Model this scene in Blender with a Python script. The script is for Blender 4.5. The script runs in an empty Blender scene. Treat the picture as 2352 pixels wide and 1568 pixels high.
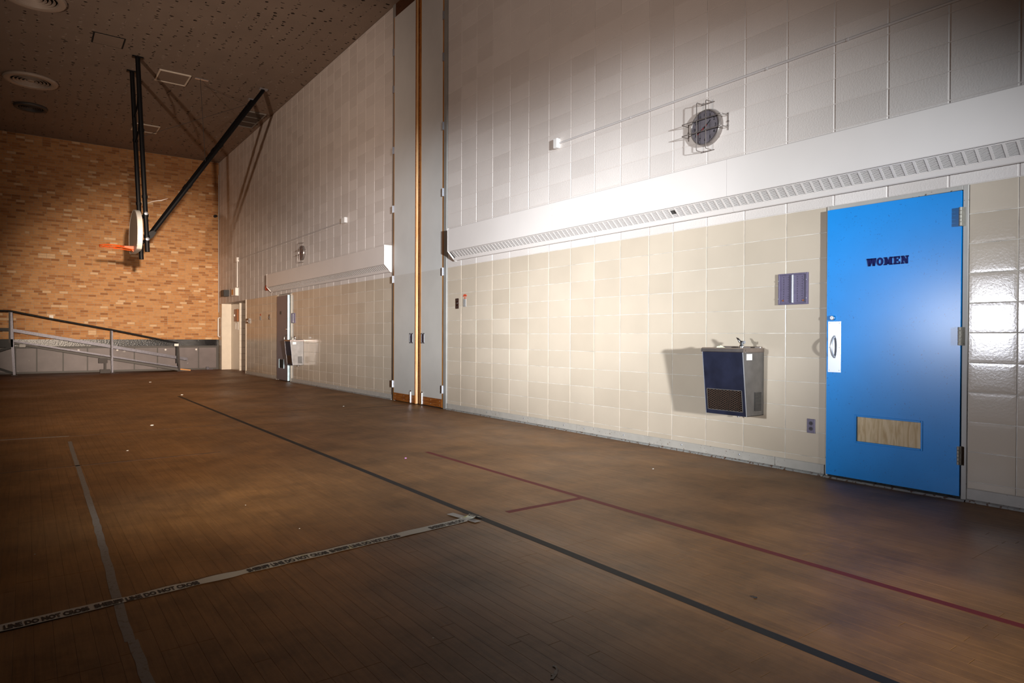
import bpy, math, random
from math import sin, cos, pi, sqrt, atan2
from mathutils import Vector, Matrix
random.seed(7)

# ------------------------------------------------------------------ camera, world, lights, exposure
SC = bpy.context.scene
COL = SC.collection
D = 5.192          # right-hand wall plane (x)
L = 23.645         # far brick wall plane (y)
H = 6.912          # ceiling height
F_PX, TH, PT, RO, CH = 1509.58, .63619, .0069, -.00398, 1.11588

cam_d = bpy.data.cameras.new('camera'); cam = bpy.data.objects.new('camera', cam_d); COL.objects.link(cam)
fw = Vector((sin(TH)*cos(PT), cos(TH)*cos(PT), -sin(PT)))
rt = Vector((cos(TH), -sin(TH), 0)); up = rt.cross(fw)
R2 = rt*cos(RO) - up*sin(RO); U2 = rt*sin(RO) + up*cos(RO)
m = Matrix.Identity(4)
for i in range(3):
    m[i][0] = R2[i]; m[i][1] = U2[i]; m[i][2] = -fw[i]
m[0][3] = 0; m[1][3] = 0; m[2][3] = CH
cam.matrix_world = m
cam_d.sensor_width = 36; cam_d.lens = F_PX/2352*36; cam_d.clip_start = .05; cam_d.clip_end = 200
SC.camera = cam

SC.view_settings.view_transform = 'Standard'; SC.view_settings.look = 'None'
SC.view_settings.exposure = 0.0; SC.view_settings.gamma = 1; SC.view_settings.use_curve_mapping = False

w = bpy.data.worlds.new('world'); SC.world = w; w.use_nodes = True
w.node_tree.nodes['Background'].inputs[0].default_value = (.8, .75, .7, 1)
w.node_tree.nodes['Background'].inputs[1].default_value = .0

def spot(name, loc, target, watts, deg, blend, col, rad):
    d = bpy.data.lights.new(name, 'SPOT'); d.energy = watts; d.spot_size = math.radians(deg); d.spot_blend = blend
    d.color = col; d.shadow_soft_size = rad
    o = bpy.data.objects.new(name, d); COL.objects.link(o); o.location = loc
    o.rotation_euler = (Vector(target)-Vector(loc)).to_track_quat('-Z', 'Y').to_euler()
    return o
# flashes fired from two places in the dark hall: behind the camera, and to its left; plus two added fills
spot('flash_rear_near_wall', (-.7, -9, 1.6), (D, 5.0, 2.2), 12800, 17, 1, (.88, .95, 1), .22)
spot('flash_rear_grey_leaves', (-.75, -8.9, 1.6), (D, 9.1, 2.0), 18000, 16, 1, (.90, .95, 1), .22)
spot('fill_rear_floor', (-.6, -9, 1.75), (4.5, 6.3, .2), 15000, 16.5, 1, (.95, .95, .95), .22)  # added fill that brightens the floor and lower near wall
spot('flash_rear_far_half', (-.3, -8, 1.7), (3.4, 23.6, 1.4), 40000, 18, 1, (1, .80, .62), .15)
spot('flash_left_door', (-3.4, 4.35, 1.45), (D, 1.85, 1.25), 950, 24, 1, (.86, .89, 1), .20)
spot('flash_left_wall', (-3.4, 4.3, 1.45), (D, 5.0, 1.1), 2100, 42, 1, (.88, .95, 1), .20)
spot('flash_left_far_half', (-3.8, 3.6, 1.5), (4.8, 16.5, 4.4), 3000, 55, 1, (1, .77, .61), .12)
spot('fill_left_upper_wall', (-3.4, 3.2, 1.2), (D, 6.6, 5.0), 950, 68, 1., (1, .80, .68), .2)  # added fill that lifts the dark upper part of the near wall

# ------------------------------------------------------------------ materials
def mat(name, col, rough=.6, metal=0, var=0., vscale=8., bump=0., bscale=60., tone=None, spec=.5, extra=None, bdist=.002):
    m = bpy.data.materials.new(name); m.use_nodes = True
    nt = m.node_tree; N = nt.nodes; K = nt.links
    b = N['Principled BSDF']
    b.inputs['Roughness'].default_value = rough; b.inputs['Metallic'].default_value = metal
    b.inputs['Specular IOR Level'].default_value = spec
    b.inputs['Base Color'].default_value = (*col, 1)
    tc = N.new('ShaderNodeNewGeometry')
    last = None
    if tone:
        a = N.new('ShaderNodeAttribute'); a.attribute_name = 'tone'
        r = N.new('ShaderNodeValToRGB'); el = r.color_ramp.elements
        el[0].position = tone[0][0]; el[0].color = (*tone[0][1], 1)
        el[1].position = tone[-1][0]; el[1].color = (*tone[-1][1], 1)
        for p, c in tone[1:-1]:
            e = el.new(p); e.color = (*c, 1)
        K.new(a.outputs['Fac'], r.inputs[0]); last = r.outputs[0]
    if var > 0:
        n = N.new('ShaderNodeTexNoise'); n.inputs['Scale'].default_value = vscale; n.inputs['Detail'].default_value = 6
        K.new(tc.outputs['Position'], n.inputs['Vector'])
        mr = N.new('ShaderNodeMapRange'); mr.inputs[1].default_value = .25; mr.inputs[2].default_value = .75
        mr.inputs[3].default_value = 1-var; mr.inputs[4].default_value = 1+var
        K.new(n.outputs['Fac'], mr.inputs[0])
        mx = N.new('ShaderNodeMix'); mx.data_type = 'RGBA'; mx.blend_type = 'MULTIPLY'; mx.inputs[0].default_value = 1
        if last: K.new(last, mx.inputs[6])
        else: mx.inputs[6].default_value = (*col, 1)
        K.new(mr.outputs[0], mx.inputs[7]); last = mx.outputs[2]
    if last: K.new(last, b.inputs['Base Color'])
    if bump > 0:
        n = N.new('ShaderNodeTexNoise'); n.inputs['Scale'].default_value = bscale; n.inputs['Detail'].default_value = 3
        K.new(tc.outputs['Position'], n.inputs['Vector'])
        bp = N.new('ShaderNodeBump'); bp.inputs['Strength'].default_value = bump; bp.inputs['Distance'].default_value = bdist
        K.new(n.outputs['Fac'], bp.inputs['Height']); K.new(bp.outputs[0], b.inputs['Normal'])
    if extra: extra(m, N, K, b, tc, last)
    return m
def coat(m, w_, r):
    b = m.node_tree.nodes['Principled BSDF']; b.inputs['Coat Weight'].default_value = w_; b.inputs['Coat Roughness'].default_value = r; return m

def floor_extra(m, N, K, b, tc, last):
    # grain stretched along the boards, dark grime, milky scuffs
    mp = N.new('ShaderNodeMapping'); mp.inputs['Scale'].default_value = (60, 3.0, 1)
    K.new(tc.outputs['Position'], mp.inputs[0])
    n = N.new('ShaderNodeTexNoise'); n.inputs['Scale'].default_value = 1; n.inputs['Detail'].default_value = 8; n.inputs['Roughness'].default_value = .65
    K.new(mp.outputs[0], n.inputs['Vector'])
    mr = N.new('ShaderNodeMapRange'); mr.inputs[1].default_value = .3; mr.inputs[2].default_value = .7; mr.inputs[3].default_value = .78; mr.inputs[4].default_value = 1.22
    K.new(n.outputs['Fac'], mr.inputs[0])
    m1 = N.new('ShaderNodeMix'); m1.data_type = 'RGBA'; m1.blend_type = 'MULTIPLY'; m1.inputs[0].default_value = 1
    K.new(last, m1.inputs[6]); K.new(mr.outputs[0], m1.inputs[7])
    n2 = N.new('ShaderNodeTexNoise'); n2.inputs['Scale'].default_value = .55; n2.inputs['Detail'].default_value = 9; n2.inputs['Roughness'].default_value = .6
    K.new(tc.outputs['Position'], n2.inputs['Vector'])
    cr = N.new('ShaderNodeValToRGB'); cr.color_ramp.elements[0].position = .46; cr.color_ramp.elements[0].color = (0, 0, 0, 1)
    cr.color_ramp.elements[1].position = .68; cr.color_ramp.elements[1].color = (.4, .4, .4, 1)
    K.new(n2.outputs['Fac'], cr.inputs[0])
    m2 = N.new('ShaderNodeMix'); m2.data_type = 'RGBA'; K.new(cr.outputs[0], m2.inputs[0]); K.new(m1.outputs[2], m2.inputs[6])
    m2.inputs[7].default_value = (.19, .115, .07, 1)
    n4 = N.new('ShaderNodeTexNoise'); n4.inputs['Scale'].default_value = 2.1; n4.inputs['Detail'].default_value = 10; n4.inputs['Roughness'].default_value = .72
    K.new(tc.outputs['Position'], n4.inputs['Vector'])
    g4 = N.new('ShaderNodeMapRange'); g4.inputs[1].default_value = .38; g4.inputs[2].default_value = .56; g4.inputs[3].default_value = .72; g4.inputs[4].default_value = 1.06
    K.new(n4.outputs['Fac'], g4.inputs[0])
    m5 = N.new('ShaderNodeMix'); m5.data_type = 'RGBA'; m5.blend_type = 'MULTIPLY'; m5.inputs[0].default_value = 1
    K.new(m2.outputs[2], m5.inputs[6]); K.new(g4.outputs[0], m5.inputs[7]); m2 = m5
    # thin scuffs
    mp3 = N.new('ShaderNodeMapping'); mp3.inputs['Scale'].default_value = (2.2, 30, 1); mp3.inputs['Rotation'].default_value = (0, 0, .12)
    K.new(tc.outputs['Position'], mp3.inputs[0])
    n3 = N.new('ShaderNodeTexNoise'); n3.inputs['Scale'].default_value = 1; n3.inputs['Detail'].default_value = 4; n3.inputs['Roughness'].default_value = .7
    K.new(mp3.outputs[0], n3.inputs['Vector'])
    c3 = N.new('ShaderNodeValToRGB'); c3.color_ramp.elements[0].position = .70; c3.color_ramp.elements[0].color = (0, 0, 0, 1)
    c3.color_ramp.elements[1].position = .84; c3.color_ramp.elements[1].color = (.5, .5, .5, 1)
    K.new(n3.outputs['Fac'], c3.inputs[0])
    m3 = N.new('ShaderNodeMix'); m3.data_type = 'RGBA'; K.new(c3.outputs[0], m3.inputs[0]); K.new(m2.outputs[2], m3.inputs[6])
    m3.inputs[7].default_value = (.36, .25, .19, 1)
    K.new(m3.outputs[2], b.inputs['Base Color'])
    rr = N.new('ShaderNodeMapRange'); rr.inputs[1].default_value = .3; rr.inputs[2].default_value = .7; rr.inputs[3].default_value = .36; rr.inputs[4].default_value = .62
    K.new(n2.outputs['Fac'], rr.inputs[0]); K.new(rr.outputs[0], b.inputs['Roughness'])
    bp = N.new('ShaderNodeBump'); bp.inputs['Strength'].default_value = .25; bp.inputs['Distance'].default_value = .0012
    K.new(n.outputs['Fac'], bp.inputs['Height']); K.new(bp.outputs[0], b.inputs['Normal'])

def wood_extra(scale, dark, amt=.7):
    def f(m, N, K, b, tc, last):
        mp = N.new('ShaderNodeMapping'); mp.inputs['Scale'].default_value = scale
        K.new(tc.outputs['Position'], mp.inputs[0])
        n = N.new('ShaderNodeTexNoise'); n.inputs['Scale'].default_value = 1; n.inputs['Detail'].default_value = 7; n.inputs['Distortion'].default_value = 1.2
        K.new(mp.outputs[0], n.inputs['Vector'])
        cr = N.new('ShaderNodeValToRGB'); cr.color_ramp.elements[0].position = .35; cr.color_ramp.elements[0].color = (*dark, 1)
        cr.color_ramp.elements[1].position = .62; cr.color_ramp.elements[1].color = b.inputs['Base Color'].default_value
        K.new(n.outputs['Fac'], cr.inputs[0]); K.new(cr.outputs[0], b.inputs['Base Color'])
    return f

def speckle_extra(dark, scale=90, thr=.66, lo=.8):
    def f(m, N, K, b, tc, last):
        n = N.new('ShaderNodeTexNoise'); n.inputs['Scale'].default_value = scale; n.inputs['Detail'].default_value = 2
        K.new(tc.outputs['Position'], n.inputs['Vector'])
        n2 = N.new('ShaderNodeTexNoise'); n2.inputs['Scale'].default_value = 5
        K.new(tc.outputs['Position'], n2.inputs['Vector'])
        ad = N.new('ShaderNodeMath'); ad.operation = 'MULTIPLY_ADD'; ad.inputs[1].default_value = .25
        K.new(n2.outputs['Fac'], ad.inputs[0]); K.new(n.outputs['Fac'], ad.inputs[2])
        cr = N.new('ShaderNodeValToRGB'); cr.color_ramp.elements[0].position = thr+.1; cr.color_ramp.elements[0].color = (0, 0, 0, 1)
        cr.color_ramp.elements[1].position = thr+.16; cr.color_ramp.elements[1].color = (1, 1, 1, 1)
        K.new(ad.outputs[0], cr.inputs[0])
        mx = N.new('ShaderNodeMix'); mx.data_type = 'RGBA'; K.new(cr.outputs[0], mx.inputs[0])
        mx.inputs[6].default_value = b.inputs['Base Color'].default_value
        if last: K.new(last, mx.inputs[6])
        mx.inputs[7].default_value = (*dark, 1); K.new(mx.outputs[2], b.inputs['Base Color'])
    return f

def worn_extra(under, thr=.62, scale=30):
    def f(m, N, K, b, tc, last):
        n = N.new('ShaderNodeTexNoise'); n.inputs['Scale'].default_value = scale; n.inputs['Detail'].default_value = 6; n.inputs['Roughness'].default_value = .7
        K.new(tc.outputs['Position'], n.inputs['Vector'])
        cr = N.new('ShaderNodeValToRGB'); cr.color_ramp.elements[0].position = thr-.06; cr.color_ramp.elements[0].color = (*b.inputs['Base Color'].default_value[:3], 1)
        cr.color_ramp.elements[1].position = thr+.06; cr.color_ramp.elements[1].color = (*under, 1)
        K.new(n.outputs['Fac'], cr.inputs[0]); K.new(cr.outputs[0], b.inputs['Base Color'])
    return f

M = {}
M['block'] = mat('painted_block', (.62, .58, .56), .62, var=.03, vscale=3, bump=.38, bscale=85, bdist=.004,
                 tone=[(0, (.60, .545, .51)), (.5, (.64, .585, .55)), (1, (.67, .615, .58))])
M['block_joint'] = mat('painted_joint', (.64, .585, .55), .55, bump=.3, bscale=40)
def drip_extra(m, N, K, b, tc, last): pass
M['tile'] = mat('glazed_tile', (.56, .45, .34), .16, var=.05, vscale=2.2, bump=.22, bscale=75, bdist=.0014, spec=.55,
                tone=[(0, (.50, .42, .33)), (.5, (.53, .448, .355)), (1, (.555, .472, .378))])
M['grout'] = mat('grout', (.60, .56, .50), .8, var=.35, vscale=9)
M['grout_dark'] = mat('mortar', (.42, .32, .22), .9)
M['brick'] = mat('brick', (.45, .2, .07), .75, var=.10, vscale=14, bump=.3, bscale=50, bdist=.003,
                 tone=[(0, (.30, .115, .03)), (.18, (.40, .165, .05)), (.5, (.50, .23, .075)), (.85, (.56, .285, .11)), (1, (.66, .43, .24))])
M['floor'] = mat('floor_boards', (.2, .1, .04), .42, var=.22, vscale=2.6, tone=[(0, (.222, .102, .032)), (.5, (.24, .112, .036)), (1, (.258, .123, .042))], extra=floor_extra, spec=.25)
M['subfloor'] = mat('subfloor', (.03, .015, .008), .9)
M['ceiling_pit'] = mat('ceiling_pit', (.03, .018, .011), .95)
M['ceiling'] = mat('ceiling_tile', (.25, .19, .15), .9, var=.08, vscale=1.5, bump=.4, bscale=70, bdist=.004)
M['heater'] = mat('white_enamel', (.70, .65, .62), .38, var=.03, vscale=2, bump=.08, bscale=9, bdist=.003)
M['heater_dark'] = mat('heater_inside', (.06, .055, .05), .8)
M['white'] = mat('white_plastic', (.78, .76, .74), .4)
M['cream'] = mat('cream_paint', (.70, .64, .55), .5, var=.05)
M['diffuser'] = mat('diffuser_paint', (.38, .31, .26), .5)
M['leaf_up'] = mat('grey_leaf_upper', (.58, .57, .55), .42, var=.04, vscale=3, bump=.05)
M['leaf_lo'] = mat('grey_leaf_lower', (.52, .495, .46), .42, var=.05, vscale=3, bump=.05, extra=speckle_extra((.2, .18, .16), 60, .77))
M['frame'] = mat('steel_frame', (.26, .25, .235), .5, var=.08)
M['frame_door'] = mat('taupe_frame', (.40, .375, .34), .45, var=.06, extra=speckle_extra((.10, .08, .06), 40, .72))
M['orange_wood'] = mat('varnished_edge', (.50, .215, .045), .35, extra=wood_extra((90, 90, 3), (.20, .065, .01)))
M['lit_wood'] = mat('lit_edge_wood', (.72, .50, .28), .4, extra=wood_extra((90, 90, 3), (.55, .28, .09)))  # overexposed light on the leaf's edge put into the wood colour
M['kick'] = mat('kick_board', (.34, .11, .02), .4, extra=wood_extra((90, 4, 60), (.17, .045, .008)))
M['dark_wood'] = mat('dark_header', (.10, .035, .012), .6, extra=wood_extra((9, 9, 60), (.05, .016, .006)))
M['chrome'] = mat('chrome', (.75, .75, .76), .18, 1)
M['steel'] = mat('satin_steel', (.50, .52, .58), .36, .75)
M['handle'] = mat('brushed_handle', (.62, .63, .66), .38, .6)
M['hinge'] = mat('painted_hinge', (.30, .28, .24), .45, .4, var=.15, vscale=60)
M['blue'] = mat('blue_door_paint', (.0015, .24, .70), .4, var=.05, vscale=4, bump=.05, bscale=200, bdist=.001, spec=.12, extra=speckle_extra((.002, .15, .48), 75, .70))
coat(M['blue'], .6, .25)
M['navy'] = mat('navy_letters', (.003, .008, .09), .5, spec=.12)
M['ply'] = mat('plywood', (.62, .47, .28), .6, extra=wood_extra((30, 26, 5), (.44, .29, .13)))
M['base'] = mat('grey_base_strip', (.42, .39, .35), .5, var=.08, vscale=12, bump=.1, extra=speckle_extra((.16, .10, .06), 50, .70))
M['base_low'] = mat('grey_base_shoe', (.27, .265, .25), .5, var=.2, vscale=25, extra=speckle_extra((.10, .05, .03), 45, .60))
M['black_steel'] = mat('black_steel', (.003, .003, .004), .5, .0, spec=.25)
M['orange'] = mat('hoop_orange', (.80, .10, .01), .35)
M['shaded_board'] = mat('shaded_backboard', (.33, .26, .20), .5)  # darkened: the unlit side of the board is put into its colour
M['board_edge'] = mat('backboard_edge', (.82, .80, .76), .45)
M['black_band'] = mat('black_glossy_band', (.004, .004, .006), .25, bump=.6, bscale=30, bdist=.006, spec=.25)
M['grey_panel'] = mat('grey_cabinet', (.13, .108, .114), .5, var=.22, vscale=2.4, extra=speckle_extra((.3, .28, .28), 7, .74))
M['dark_frame'] = mat('dark_cabinet_frame', (.055, .05, .048), .55)
M['galv'] = mat('galvanised', (.07, .068, .085), .42, .5, var=.3, vscale=30)
M['brownrail'] = mat('bronze_post', (.022, .014, .013), .5, .0, spec=.3)
M['fount_front'] = mat('fountain_front', (.015, .018, .040), .36, .35, var=.5, vscale=7)
M['fount_side'] = mat('fountain_side', (.22, .21, .205), .5, .92, var=.18, vscale=10)
M['fount_rim'] = mat('fountain_rim', (.36, .31, .29), .36, .95, var=.1, vscale=20)
M['rust_mesh'] = mat('rusty_mesh', (.07, .035, .02), .6, .3, var=.4, vscale=90)
M['void'] = mat('void_black', (.004, .0035, .003), .95)
M['paper'] = mat('crumpled_paper', (.75, .76, .55), .7, var=.1, vscale=90)
M['purple'] = mat('vent_purple', (.10, .08, .14), .5, .0, var=.1, vscale=30)
M['outlet'] = mat('outlet_plate', (.20, .18, .25), .3, .7)
M['socket'] = mat('socket_dark', (.03, .02, .03), .5)
M['switch_dark'] = mat('switch_brown', (.035, .015, .01), .3)
M['red'] = mat('red_sticker', (.55, .06, .02), .5, var=.5, vscale=160)
M['grey_lbl'] = mat('grey_label', (.30, .29, .28), .5, var=.5, vscale=260)
M['clock_face'] = mat('clock_face', (.13, .115, .13), .25, var=.2, vscale=14, spec=.7)
M['clock_rim'] = mat('clock_rim', (.33, .29, .27), .3, .7)
M['black'] = mat('black_ink', (.01, .01, .012), .5)
M['redhand'] = mat('red_hand', (.45, .01, .01), .4)
M['wire'] = mat('cage_wire', (.32, .28, .26), .35, .8)
M['lineblack'] = mat('black_line_paint', (.018, .018, .020), .6, spec=.2, extra=worn_extra((.06, .045, .035), .66, 40))
M['linered'] = mat('red_line_paint', (.15, .018, .020), .6, spec=.2, extra=worn_extra((.19, .06, .03), .66, 35))
M['linegrey'] = mat('grey_line_paint', (.26, .225, .19), .6, extra=worn_extra((.17, .11, .07), .60, 45))
M['linedark'] = mat('dark_scuffed_line', (.085, .045, .024), .5, extra=worn_extra((.17, .08, .035), .52, 12))
M['tape'] = mat('barrier_tape', (.52, .50, .43), .42, var=.18, vscale=16, extra=worn_extra((.46, .44, .10), .66, 9))
M['tapeink'] = mat('tape_ink', (.018, .014, .012), .6)
M['duct'] = mat('duct_tape', (.34, .32, .30), .4, var=.08, vscale=50)
M['unlit_door'] = mat('unlit_blue_door', (.17, .145, .165), .4)  # unlit face of a blue leaf, its shade put into the colour
M['lit_edge'] = mat('lit_blue_edge', (.50, .68, .80), .5, var=.3, vscale=6)  # blue door's edge under the flash, brightness put into the colour
M['rope'] = mat('frayed_cord', (.5, .45, .42), .8)
M['litter'] = mat('litter_white', (.8, .8, .76), .7)
M['scrap_p'] = mat('litter_pink', (.55, .25, .55), .6)
M['conduit'] = mat('conduit_paint', (.56, .53, .52), .45)
M['orange_ply'] = mat('orange_board', (.60, .25, .04), .5)
M['far_side'] = mat('plain_plaster', (.30, .25, .21), .9)

# ------------------------------------------------------------------ mesh helpers
class MB:
    def __init__(s): s.v = []; s.f = []; s.t = []
    def add(s, vs, fs, tone=.5):
        o = len(s.v); s.v += [tuple(p) for p in vs]; s.f += [tuple(i+o for i in f) for f in fs]; s.t += [tone]*len(fs)
        return s
    def box(s, x0, x1, y0, y1, z0, z1, tone=.5):
        vs = [(x0,y0,z0),(x1,y0,z0),(x1,y1,z0),(x0,y1,z0),(x0,y0,z1),(x1,y0,z1),(x1,y1,z1),(x0,y1,z1)]
        return s.add(vs, [(0,3,2,1),(4,5,6,7),(0,1,5,4),(1,2,6,5),(2,3,7,6),(3,0,4,7)], tone)
    def cbox(s, x0, x1, y0, y1, z0, z1, c=.002, tone=.5):
        """box whose -x face has chamfered edges"""
        vs = [(x0,y0+c,z0+c),(x0,y1-c,z0+c),(x0,y1-c,z1-c),(x0,y0+c,z1-c),
              (x0+c,y0,z0),(x0+c,y1,z0),(x0+c,y1,z1),(x0+c,y0,z1),(x1,y0,z0),(x1,y1,z0),(x1,y1,z1),(x1,y0,z1)]
        return s.add(vs, [(0,3,2,1),(0,1,5,4),(1,2,6,5),(2,3,7,6),(3,0,4,7),(4,5,9,8),(5,6,10,9),(6,7,11,10),(7,4,8,11),(8,9,10,11)], tone)
    def rbox(s, x0, x1, y0, y1, z0, z1, c=.004):
        """box with all vertical/horizontal front edges softened in every direction"""
        b = [(x0+c,x1-c,y0+c,y1-c,z0,z1)]
        xs = (x0, x0+c, x1-c, x1); ys = (y0, y0+c, y1-c, y1); zs = (z0, z0+c, z1-c, z1)
        vs = []; idx = {}
        def P(i, j, k):
            if (i, j, k) not in idx:
                idx[(i, j, k)] = len(vs); vs.append((xs[i], ys[j], zs[k]))
            return idx[(i, j, k)]
        fs = []
        for k, fl in ((0, 1), (3, 0)):
            q = [P(1,1,k),P(2,1,k),P(2,2,k),P(1,2,k)]; fs.append(tuple(q[::-1]) if fl else tuple(q))
        for j, fl in ((0, 0), (3, 1)):
            q = [P(1,j,1),P(2,j,1),P(2,j,2),P(1,j,2)]; fs.append(tuple(q[::-1]) if fl else tuple(q))
        for i, fl in ((0, 1), (3, 0)):
            q = [P(i,1,1),P(i,2,1),P(i,2,2),P(i,1,2)]; fs.append(tuple(q[::-1]) if fl else tuple(q))
        for (k, kk) in ((0, 1), (3, 2)):
            for (j, jj) in ((0, 1), (3, 2)): fs.append((P(1,jj,k),P(2,jj,k),P(2,j,kk),P(1,j,kk)))
            for (i, ii) in ((0, 1), (3, 2)): fs.append((P(ii,1,k),P(ii,2,k),P(i,2,kk),P(i,1,kk)))
        for (j, jj) in ((0, 1), (3, 2)):
            for (i, ii) in ((0, 1), (3, 2)):
                fs.append((P(ii,j,1),P(ii,j,2),P(i,jj,2),P(i,jj,1)))
                for (k, kk) in ((0, 1), (3, 2)): fs.append((P(ii,jj,k),P(ii,j,kk),P(i,jj,kk)))
        return s.add(vs, fs)
    def prism(s, poly, axis, a, b, tone=.5):
        """poly: list of 2D points; extruded along axis 'x','y' or 'z' from a to b"""
        n = len(poly)
        def P(p, t):
            if axis == 'x': return (t, p[0], p[1])
            if axis == 'y': return (p[0], t, p[1])
            return (p[0], p[1], t)
        vs = [P(p, a) for p in poly]+[P(p, b) for p in poly]
        fs = [tuple(range(n-1, -1, -1)), tuple(range(n, 2*n))]+[(i, (i+1) % n, n+(i+1) % n, n+i) for i in range(n)]
        return s.add(vs, fs, tone)
    def tube(s, pts, r, n=10, closed=False, cap=True):
        pts = [Vector(p) for p in pts]; rs = r if isinstance(r, (list, tuple)) else [r]*len(pts)
        N = len(pts); rings = []; prev = None
        for i, p in enumerate(pts):
            if closed: t = (pts[(i+1) % N]-pts[i-1])
            else: t = pts[min(i+1, N-1)]-pts[max(i-1, 0)]
            t.normalize()
            if prev is None:
                a = Vector((0, 0, 1)) if abs(t.z) < .9 else Vector((1, 0, 0)); u = t.cross(a).normalized()
            else:
                u = (prev-t*prev.dot(t)).normalized()
            prev = u; v = t.cross(u)
            rings.append([p+(u*cos(2*pi*k/n)+v*sin(2*pi*k/n))*rs[i] for k in range(n)])
        vs = [q for rg in rings for q in rg]; fs = []
        for i in range(N if closed else N-1):
            j = (i+1) % N
            for k in range(n): fs.append((i*n+k, i*n+(k+1) % n, j*n+(k+1) % n, j*n+k))
        if cap and not closed:
            fs.append(tuple(range(n-1, -1, -1))); fs.append(tuple((N-1)*n+k for k in range(n)))
        return s.add(vs, fs)
    def lathe(s, prof, c, axis='z', n=40):
        """prof: (radius, offset along axis)"""
        vs = []; fs = []
        for (r, h) in prof:
            for k in range(n):
                a = 2*pi*k/n
                if axis == 'z': vs.append((c[0]+r*cos(a), c[1]+r*sin(a), c[2]+h))
                elif axis == 'x': vs.append((c[0]+h, c[1]+r*cos(a), c[2]+r*sin(a)))
                else: vs.append((c[0]+r*cos(a), c[1]+h, c[2]+r*sin(a)))
        for i in range(len(prof)-1):
            for k in range(n): fs.append((i*n+k, i*n+(k+1) % n, (i+1)*n+(k+1) % n, (i+1)*n+k))
        fs.append(tuple(range(n-1, -1, -1))); fs.append(tuple((len(prof)-1)*n+k for k in range(n)))
        return s.add(vs, fs)
    def mesh(s, name, smooth=False):
        me = bpy.data.meshes.new(name); me.from_pydata(s.v, [], s.f)
        a = me.attributes.new('tone', 'FLOAT', 'FACE'); a.data.foreach_set('value', s.t)
        if smooth:
            me.polygons.foreach_set('use_smooth', [True]*len(me.polygons))
        me.update(); return me
    def build(s, name, material, parent=None, smooth=False, loc=None):
        me = s.mesh(name, smooth); me.materials.append(material)
        o = bpy.data.objects.new(name, me); COL.objects.link(o)
        if smooth: me.set_sharp_from_angle(angle=math.radians(38))
        if parent: o.parent = parent
        if loc: o.location = loc
        return o
def tag(o, label, cat=None, group=None, kind=None):
    if label: o['label'] = label
    if cat: o['category'] = cat
    if group: o['group'] = group
    if kind: o['kind'] = kind
    return o
def empty(name, loc=(0, 0, 0), label=None, cat=None, group=None, kind=None, rz=0):
    o = bpy.data.objects.new(name, None); COL.objects.link(o); o.location = loc; o.rotation_euler = (0, 0, rz); o.empty_display_size = .1
    return tag(o, label, cat, group, kind)
def part(name, mb, material, parent, smooth=False, label=None):
    """mb in world coordinates, parent an empty/mesh at a plain translation"""
    o = mb.build(name, material, parent, smooth)
    o.matrix_parent_inverse = Matrix.Translation(-parent_world(parent))
    if label: o['label'] = label
    return o
def parent_world(p):
    return Vector(p.location) if p.parent is None else Vector((0, 0, 0))
def proj(P):
    d = Vector(P)-Vector((0, 0, CH)); z = d.dot(fw)
    if z < .2: return None
    return 1176+F_PX*d.dot(R2)/z, 784-F_PX*d.dot(U2)/z, z
def inview(P, mx=40):
    q = proj(P)
    return q is not None and -mx < q[0] < 2352+mx and -mx < q[1] < 1568+mx

# ------------------------------------------------------------------ pieces laid in a field: the 300 that show largest as parts, the rest joined
def field(parent, cells, meshfn, name, rest_name, material, limit=300, fine=lambda c: True):
    """cells: (centre, key, tone) ; meshfn(mb, centre, key, tone) adds the piece at centre"""
    seen = []; rest = []
    for c in cells:
        (seen if (fine(c) and inview(c[0])) else rest).append(c)
    seen.sort(key=lambda c: (Vector(c[0])-Vector((0, 0, CH))).length)
    rest += seen[limit:]; seen = seen[:limit]
    cache = {}
    for (c, key, tone) in seen:
        tq = round(tone*4)/4; k = (key, tq)
        if k not in cache:
            mb = MB(); meshfn(mb, (0, 0, 0), key, tq); me = mb.mesh(name); me.materials.append(material); cache[k] = me
        o = bpy.data.objects.new(name, cache[k]); COL.objects.link(o); o.parent = parent
        o.location = Vector(c)-parent_world(parent)
    if rest:
        mb = MB()
        for (c, key, tone) in rest: meshfn(mb, c, key, tone)
        o = mb.build(rest_name, material, parent); o['kind'] = 'stuff'
        o.matrix_parent_inverse = Matrix.Translation(-parent_world(parent))

CO = .2032
ZB = .1405
ZT = ZB+10*CO       # top of the glazed tiles
def wall_piece(gap, gz, ch, pillow=False):
    def f(mb, c, key, tone):
        w_, h_ = key
        off = 0
        if pillow and min(w_, h_) > .1:
            y0, y1, z0, z1 = c[1]-w_/2+gap/2, c[1]+w_/2-gap/2, c[2]-h_/2+gz/2, c[2]+h_/2-gz/2
            vs = []
            for (ins, dx) in ((.045, 0), (.018, .00018), (ch, .00050), (0, .0005+ch), (0, .028)):
                vs += [(c[0]+dx, y0+ins, z0+ins), (c[0]+dx, y1-ins, z0+ins), (c[0]+dx, y1-ins, z1-ins), (c[0]+dx, y0+ins, z1-ins)]
            fs = [(0, 3, 2, 1)]
            for r_ in range(4):
                for k_ in range(4): fs.append((r_*4+k_, r_*4+(k_+1) % 4, r_*4+4+(k_+1) % 4, r_*4+4+k_))
            mb.add(vs, fs, tone); return
        mb.cbox(c[0]+off, c[0]+.028, c[1]-w_/2+gap/2, c[1]+w_/2-gap/2, c[2]-h_/2+gz/2, c[2]+h_/2-gz/2, ch, tone)
    return f
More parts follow.
